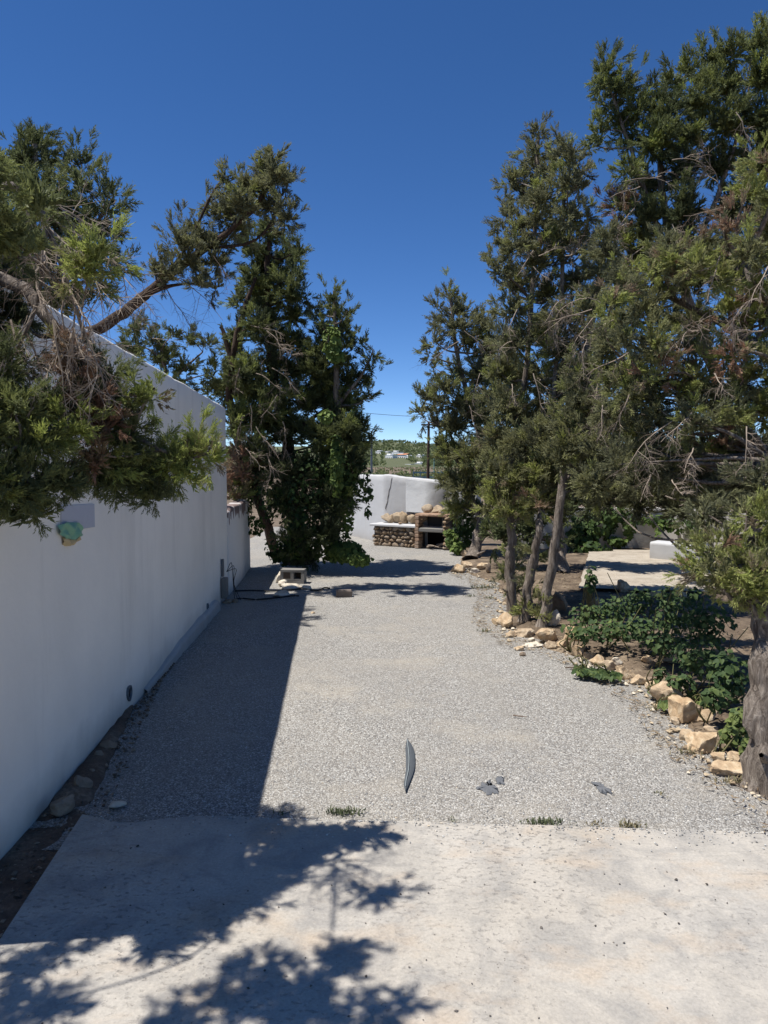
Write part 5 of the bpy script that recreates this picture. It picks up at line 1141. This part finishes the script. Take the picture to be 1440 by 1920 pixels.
for i, (x, y, a, b, m, lab) in enumerate([(524, 1080, 18, 26, RP, 'grey rubble lump against the left side of the concrete block'), (530, 1094, 16, 12, RP, 'small rubble lump below the left side of the block'), (548, 1101, 40, 9, RP, 'thin white mortar slab in front of the concrete block'),
     (522, 1115, 36, 8, RP, 'flat white slab of mortar nearest to the wall shadow'), (575, 1102, 18, 7, RP, 'small pale fragment right of the mortar slab'), (427, 1128, 18, 8, RD, 'stone by the pipe at the wall corner'), (441, 1127, 12, 8, RD, 'second stone by the pipe at the wall corner'), (586, 1149, 9, 4, R, 'little orange pebble alone in the sun before the tree shadow')]):
    rock('stone', lab, x, y, a, b, m, 700 + i * 3, group=RPg)
b = empty('brick', G(645, 1118), 'brown brick lying in the tree shadow on the gravel', 'brick', rz=0.05)
m = MB(); m.add(*box((0, 0, 0.045), (0.24, 0.12, 0.10), jit=0.006, bev=0.012)); m.obj('body', flat('shade_greyed_brick', lin(120, 108, 98), 0.9), b, local=True)  # greyed, the tree shadow put into the brick colour
def hose(label, pts, r=0.012):
    w_ = smooth_path([G(x, y, 0.022) for x, y in pts], 30); tag(MB().add(*tube(w_, r, 8)).obj('hose', M['blackplastic'], smooth=True), label, 'hose')
hose('black hose running along the wall shadow, farther one', [(440, 1108), (470, 1107), (505, 1108), (540, 1106), (565, 1104)])
hose('black hose across the wall shadow, nearer one', [(425, 1128), (450, 1122), (480, 1124), (515, 1121), (548, 1117), (560, 1117)])
hose('short black hose end curling in the tree shadow', [(582, 1106), (597, 1107), (608, 1102), (618, 1103)])
# conduit strip, junction and cables at the wall corner
cx = on_wall(415, 1110); e = empty('conduit', (cx.x + 0.03, cx.y, 0), 'grey conduit strip with loose black cables at the wall corner', 'conduit')
m = MB(); a = on_wall(414.5, 1048); m.add(*box((a.x + 0.02, a.y, (a.z + 0.38) / 2), (0.035, 0.05, a.z - 0.38), bev=0.006)); m.obj('strip', M['greymetal'], e)
m = MB(); m.add(*box((cx.x + 0.05, cx.y, 0.22), (0.08, 0.12, 0.30), bev=0.01)); m.obj('junction_box', M['greyslab'], e)
for k in range(3):
    s0 = Vector((cx.x + 0.08, cx.y + 0.02 * k, 0.45)); p = [s0, s0 + Vector((0.05 + 0.03 * k, 0.1, 0.12 - 0.05 * k)), s0 + Vector((0.06, 0.16, -0.2)), Vector((s0.x + 0.1 + 0.04 * k, s0.y + 0.05, 0.02))]
    MB().add(*tube(smooth_path(p, 14), 0.0045, 6)).obj('cable', M['blackplastic'], e, smooth=True)

# ------------------------------------------------------------------ distance: hill, wood, houses, poles
def hill_z(x, y):
    if y < 450: return -0.5
    z = np.interp(y, [450, 700, 1000, 1400], [-0.5, 7.5, 31, 31]) 
    return float(z * (0.86 + 0.22 * math.exp(-((x - 5) / 60) ** 2) - 0.05 * min(1, max(0, x - 20) / 60)) + 1.2 * N(x / 60, y / 60))
def hill_fn(u, v):
    x = -500 + 1000 * u; y = 440 + 1000 * v; return (x, y, hill_z(x, y))
FARL = [(0.0, (0.10, 0.12, 0.06, 1)), (0.5, (0.20, 0.23, 0.10, 1)), (1.0, (0.30, 0.33, 0.14, 1))]  # dry pine tones lightened further, distance haze put into the colour
M['leaf_far'] = mat_foliage('pale_hazed_pine_foliage', FARL)
M['hillsoil'] = mat_soil('scrubby_hill_soil', lin(70, 78, 52), lin(92, 96, 66), lin(140, 126, 96))
grid_sheet('hill', 60, 40, hill_fn, M['hillsoil'], label='low wooded hill in the distance', cat='hill')
HOUSES = [(709, 851, 10, 5, 760, 'small white house at the left of the hillside beside the lamp post', 0), (724, 851, 8, 4, 770, 'tiny white house second from the lamp post on the hillside', 0), (741, 854, 13, 7, 745, 'white block house at the top middle of the hillside', 0), (729, 861, 14, 8, 680, 'white stepped house on the hillside below the middle block', 0),
          (753, 860, 16, 8, 690, 'house with an orange tiled roof on the hillside', 1), (764, 861, 8, 6, 670, 'cream house touching the right of the orange roofed one', 0), (786, 858, 10, 5, 700, 'white house at the right of the hillside near the pole', 0), (766, 878, 22, 6, 520, 'long low white house at the foot of the hill', 0), (784, 875, 12, 7, 530, 'white two storey house next to the long low one', 0)]
M['hwhite'] = flat('white_house_paint', (0.80, 0.78, 0.74, 1), 0.9, var=0.06, scale=0.5); M['hroof'] = flat('orange_roof_tile', lin(190, 128, 92), 0.9); M['hglass'] = flat('dark_window_glass', lin(60, 66, 74), 0.2)
for (px, py, wx, hx, d, lab, roof) in HOUSES:
    c = P(px, py + hx / 2, d); s = d / F; W_, H_ = wx * s * 1.25, hx * s * 1.4
    e = empty('house', (c.x, c.y, hill_z(c.x, c.y)), lab, 'house', 'houses on the far hillside', rz=0)
    z0 = hill_z(c.x, c.y) - 1; zt = c.z + H_
    m = MB(); m.add(*box((c.x, c.y + 4, (z0 + zt) / 2), (W_, 8, zt - z0))); m.add(*box((c.x - W_ * 0.2, c.y + 4.5, zt + H_ * 0.15), (W_ * 0.5, 5, H_ * 0.3))); m.obj('wall', M['hwhite'], e)
    m = MB()
    if roof: 
        m.add([(c.x - W_ * .55, c.y - 0.4, zt), (c.x + W_ * .55, c.y - 0.4, zt), (c.x + W_ * .55, c.y + 4, zt + 1.3), (c.x - W_ * .55, c.y + 4, zt + 1.3), (c.x - W_ * .55, c.y + 8.4, zt), (c.x + W_ * .55, c.y + 8.4, zt)], [(0, 1, 2, 3), (3, 2, 5, 4)]); m.obj('roof', M['hroof'], e)
    else:
        m.add(*box((c.x, c.y + 4, zt + 0.12), (W_ + 0.3, 8.3, 0.25))); m.obj('parapet', M['hwhite'], e)
    for k in range(2 if wx < 14 else 4):
        m = MB(); nn = 2 if wx < 14 else 4; m.add(*box((c.x + W_ * ((k + 0.5) / nn - 0.5), c.y - 0.02, zt - H_ * 0.5), (W_ / nn * 0.34, 0.12, H_ * 0.34))); m.obj('window', M['hglass'], e)
for o in bpy.data.objects:
    if o.name.startswith('house') and o.parent is None: o.rotation_euler = (0, 0, math.radians(-38))
# woods: uncountable far trees
FAR = [tuft_proto(900 + i, 7, 5, 0.20, 0.34, 1.1) for i in range(6)]
mb = MB(); n = 1200; yy = RNG.uniform(470, 1050, n); xx = RNG.uniform(-0.075, 0.14, n) * yy
keep = np.ones(n, bool)
for (px, py, wx, hx, d, *_r) in HOUSES:
    px_x = 720 + xx / yy * F; keep &= ~((np.abs(px_x - px) < wx * 0.62) & (yy < d + 14) & (yy > d - 260))
xx, yy = xx[keep], yy[keep]; n = len(xx); zz = np.array([hill_z(x, y) for x, y in zip(xx, yy)])
for k in range(2):
    sz = RNG.uniform(2.8, 5.2, n); off = RNG.normal(0, 1.0, (n, 3)) * np.array([1.2, 1.2, 0.5]) if k else np.zeros((n, 3))
    place_tufts(mb, np.stack([xx, yy, zz], 1) + off, np.array([0, 0, 1.0]) + RNG.normal(0, 0.35, (n, 3)), sz, np.clip(RNG.normal(0.45, 0.13, n), 0, 0.75), FAR)
tag(mb.obj('hillside_wood', M['leaf_far']), 'pine and scrub wood covering the distant hill', 'wood', kind='stuff')
mb = MB(); n = 650; yy = 60 + 400 * RNG.random(n) ** 1.3; xx = RNG.uniform(-0.12, 0.16, n) * yy; top = (2.0 - RNG.uniform(6, 22, n) * yy / F)
for k in range(2):
    sz = np.clip(top * RNG.uniform(0.6, 1.0, n), 0.7, 2.6); place_tufts(mb, np.stack([xx, yy, np.full(n, -0.05)], 1) + RNG.normal(0, 0.35, (n, 3)) * np.array([1, 1, 0.2]), np.array([0, 0, 1.0]) + RNG.normal(0, 0.3, (n, 3)), sz, np.clip(RNG.normal(0.52, 0.12, n), 0, 0.75), FAR)
tag(mb.obj('valley_scrub', M['leaf_far']), 'green scrub in the valley beyond the white wall', 'scrub', kind='stuff')
# lamp posts, utility pole, wires
b0 = P(696, 889, 62); tp = P(696.5, 810, 62)
e = empty('street_lamp', (b0.x, b0.y, 0), 'thin grey street lamp with a curved arm above the far white wall', 'street lamp')
MB().add(*tube([(tp.x, 62, -0.06), (tp.x, 62, tp.z)], [0.11, 0.06], 8)).obj('post', M['greymetal'], e, smooth=True)
MB().add(*tube(smooth_path([Vector((tp.x, 62, tp.z)), Vector((tp.x - 0.15, 62, tp.z + 0.05)), Vector((tp.x - 0.32, 62, tp.z - 0.25))], 8), 0.03, 6)).obj('arm', M['greymetal'], e, smooth=True)
MB().add(*box((tp.x + 0.02, 62, tp.z + 0.05), (0.22, 0.12, 0.07), bev=0.01)).obj('lamp_head', M['greymetal'], e)
b1 = P(802, 889, 42); t1_ = P(804, 790, 42)
e = empty('utility_pole', (b1.x, b1.y, 0), 'dark wooden utility pole at the edge of the far juniper', 'pole')
MB().add(*tube([(b1.x, 42, -0.06), (t1_.x, 42, t1_.z)], [0.095, 0.07], 10)).obj('post', M['bark_brown'], e, smooth=True)
MB().add(*box((t1_.x, 42, t1_.z - 0.2), (0.9, 0.08, 0.09), bev=0.01)).obj('cross_arm', M['bark_brown'], e)
b2 = P(813, 889, 50); t2_ = P(814, 855, 50)
e = empty('fence_post', (b2.x, b2.y, 0), 'thin green metal post right of the utility pole', 'post')
MB().add(*tube([(b2.x, 50, -0.06), (t2_.x, 50, t2_.z)], 0.035, 8)).obj('post', flat('green_paint', lin(112, 150, 140), 0.5), e, smooth=True)
MB().add(*box((t2_.x, 50, t2_.z + 0.03), (0.1, 0.1, 0.04), bev=0.008)).obj('cap', M['greymetal'], e)
def wire(label, y0, y1, dd):
    a = P(560, y0, dd); b = P(960, y1, dd); mid = a.lerp(b, 0.5) - Vector((0, 0, 0.25))
    tag(MB().add(*tube(smooth_path([a, mid, b], 24), 0.012, 5)).obj('overhead_wire', M['blackplastic']), label, 'wire')
wire('overhead wire crossing the blue sky between the trees', 762, 782, 42)
wire('lower overhead wire crossing in front of the wooded hill', 840, 842, 60)
# blue mesh fence beyond the wall
fa = P(775, 889, 46); e = empty('mesh_fence', (fa.x, 46, 0), 'blue-green fence just showing above the far white wall', 'fence'); fm = flat('blue_fence_paint', lin(92, 126, 140), 0.6)
for k in range(7): MB().add(*box((fa.x + k * 0.45, 46, 0.75), (0.05, 0.05, 1.62), bev=0.006)).obj('fence_post', fm, e)
for k in range(6):
    m = MB()
    for q in range(5): m.add(*box((fa.x + k * 0.45 + 0.225, 46, 0.25 + q * 0.3), (0.40, 0.02, 0.09)))
    m.obj('fence_panel', fm, e)

print('TRIS', sum(len(o.data.loop_triangles) or sum(len(p.vertices) - 2 for p in o.data.polygons) for o in bpy.data.objects if o.type == 'MESH' and o.data.users == 1), STAT)
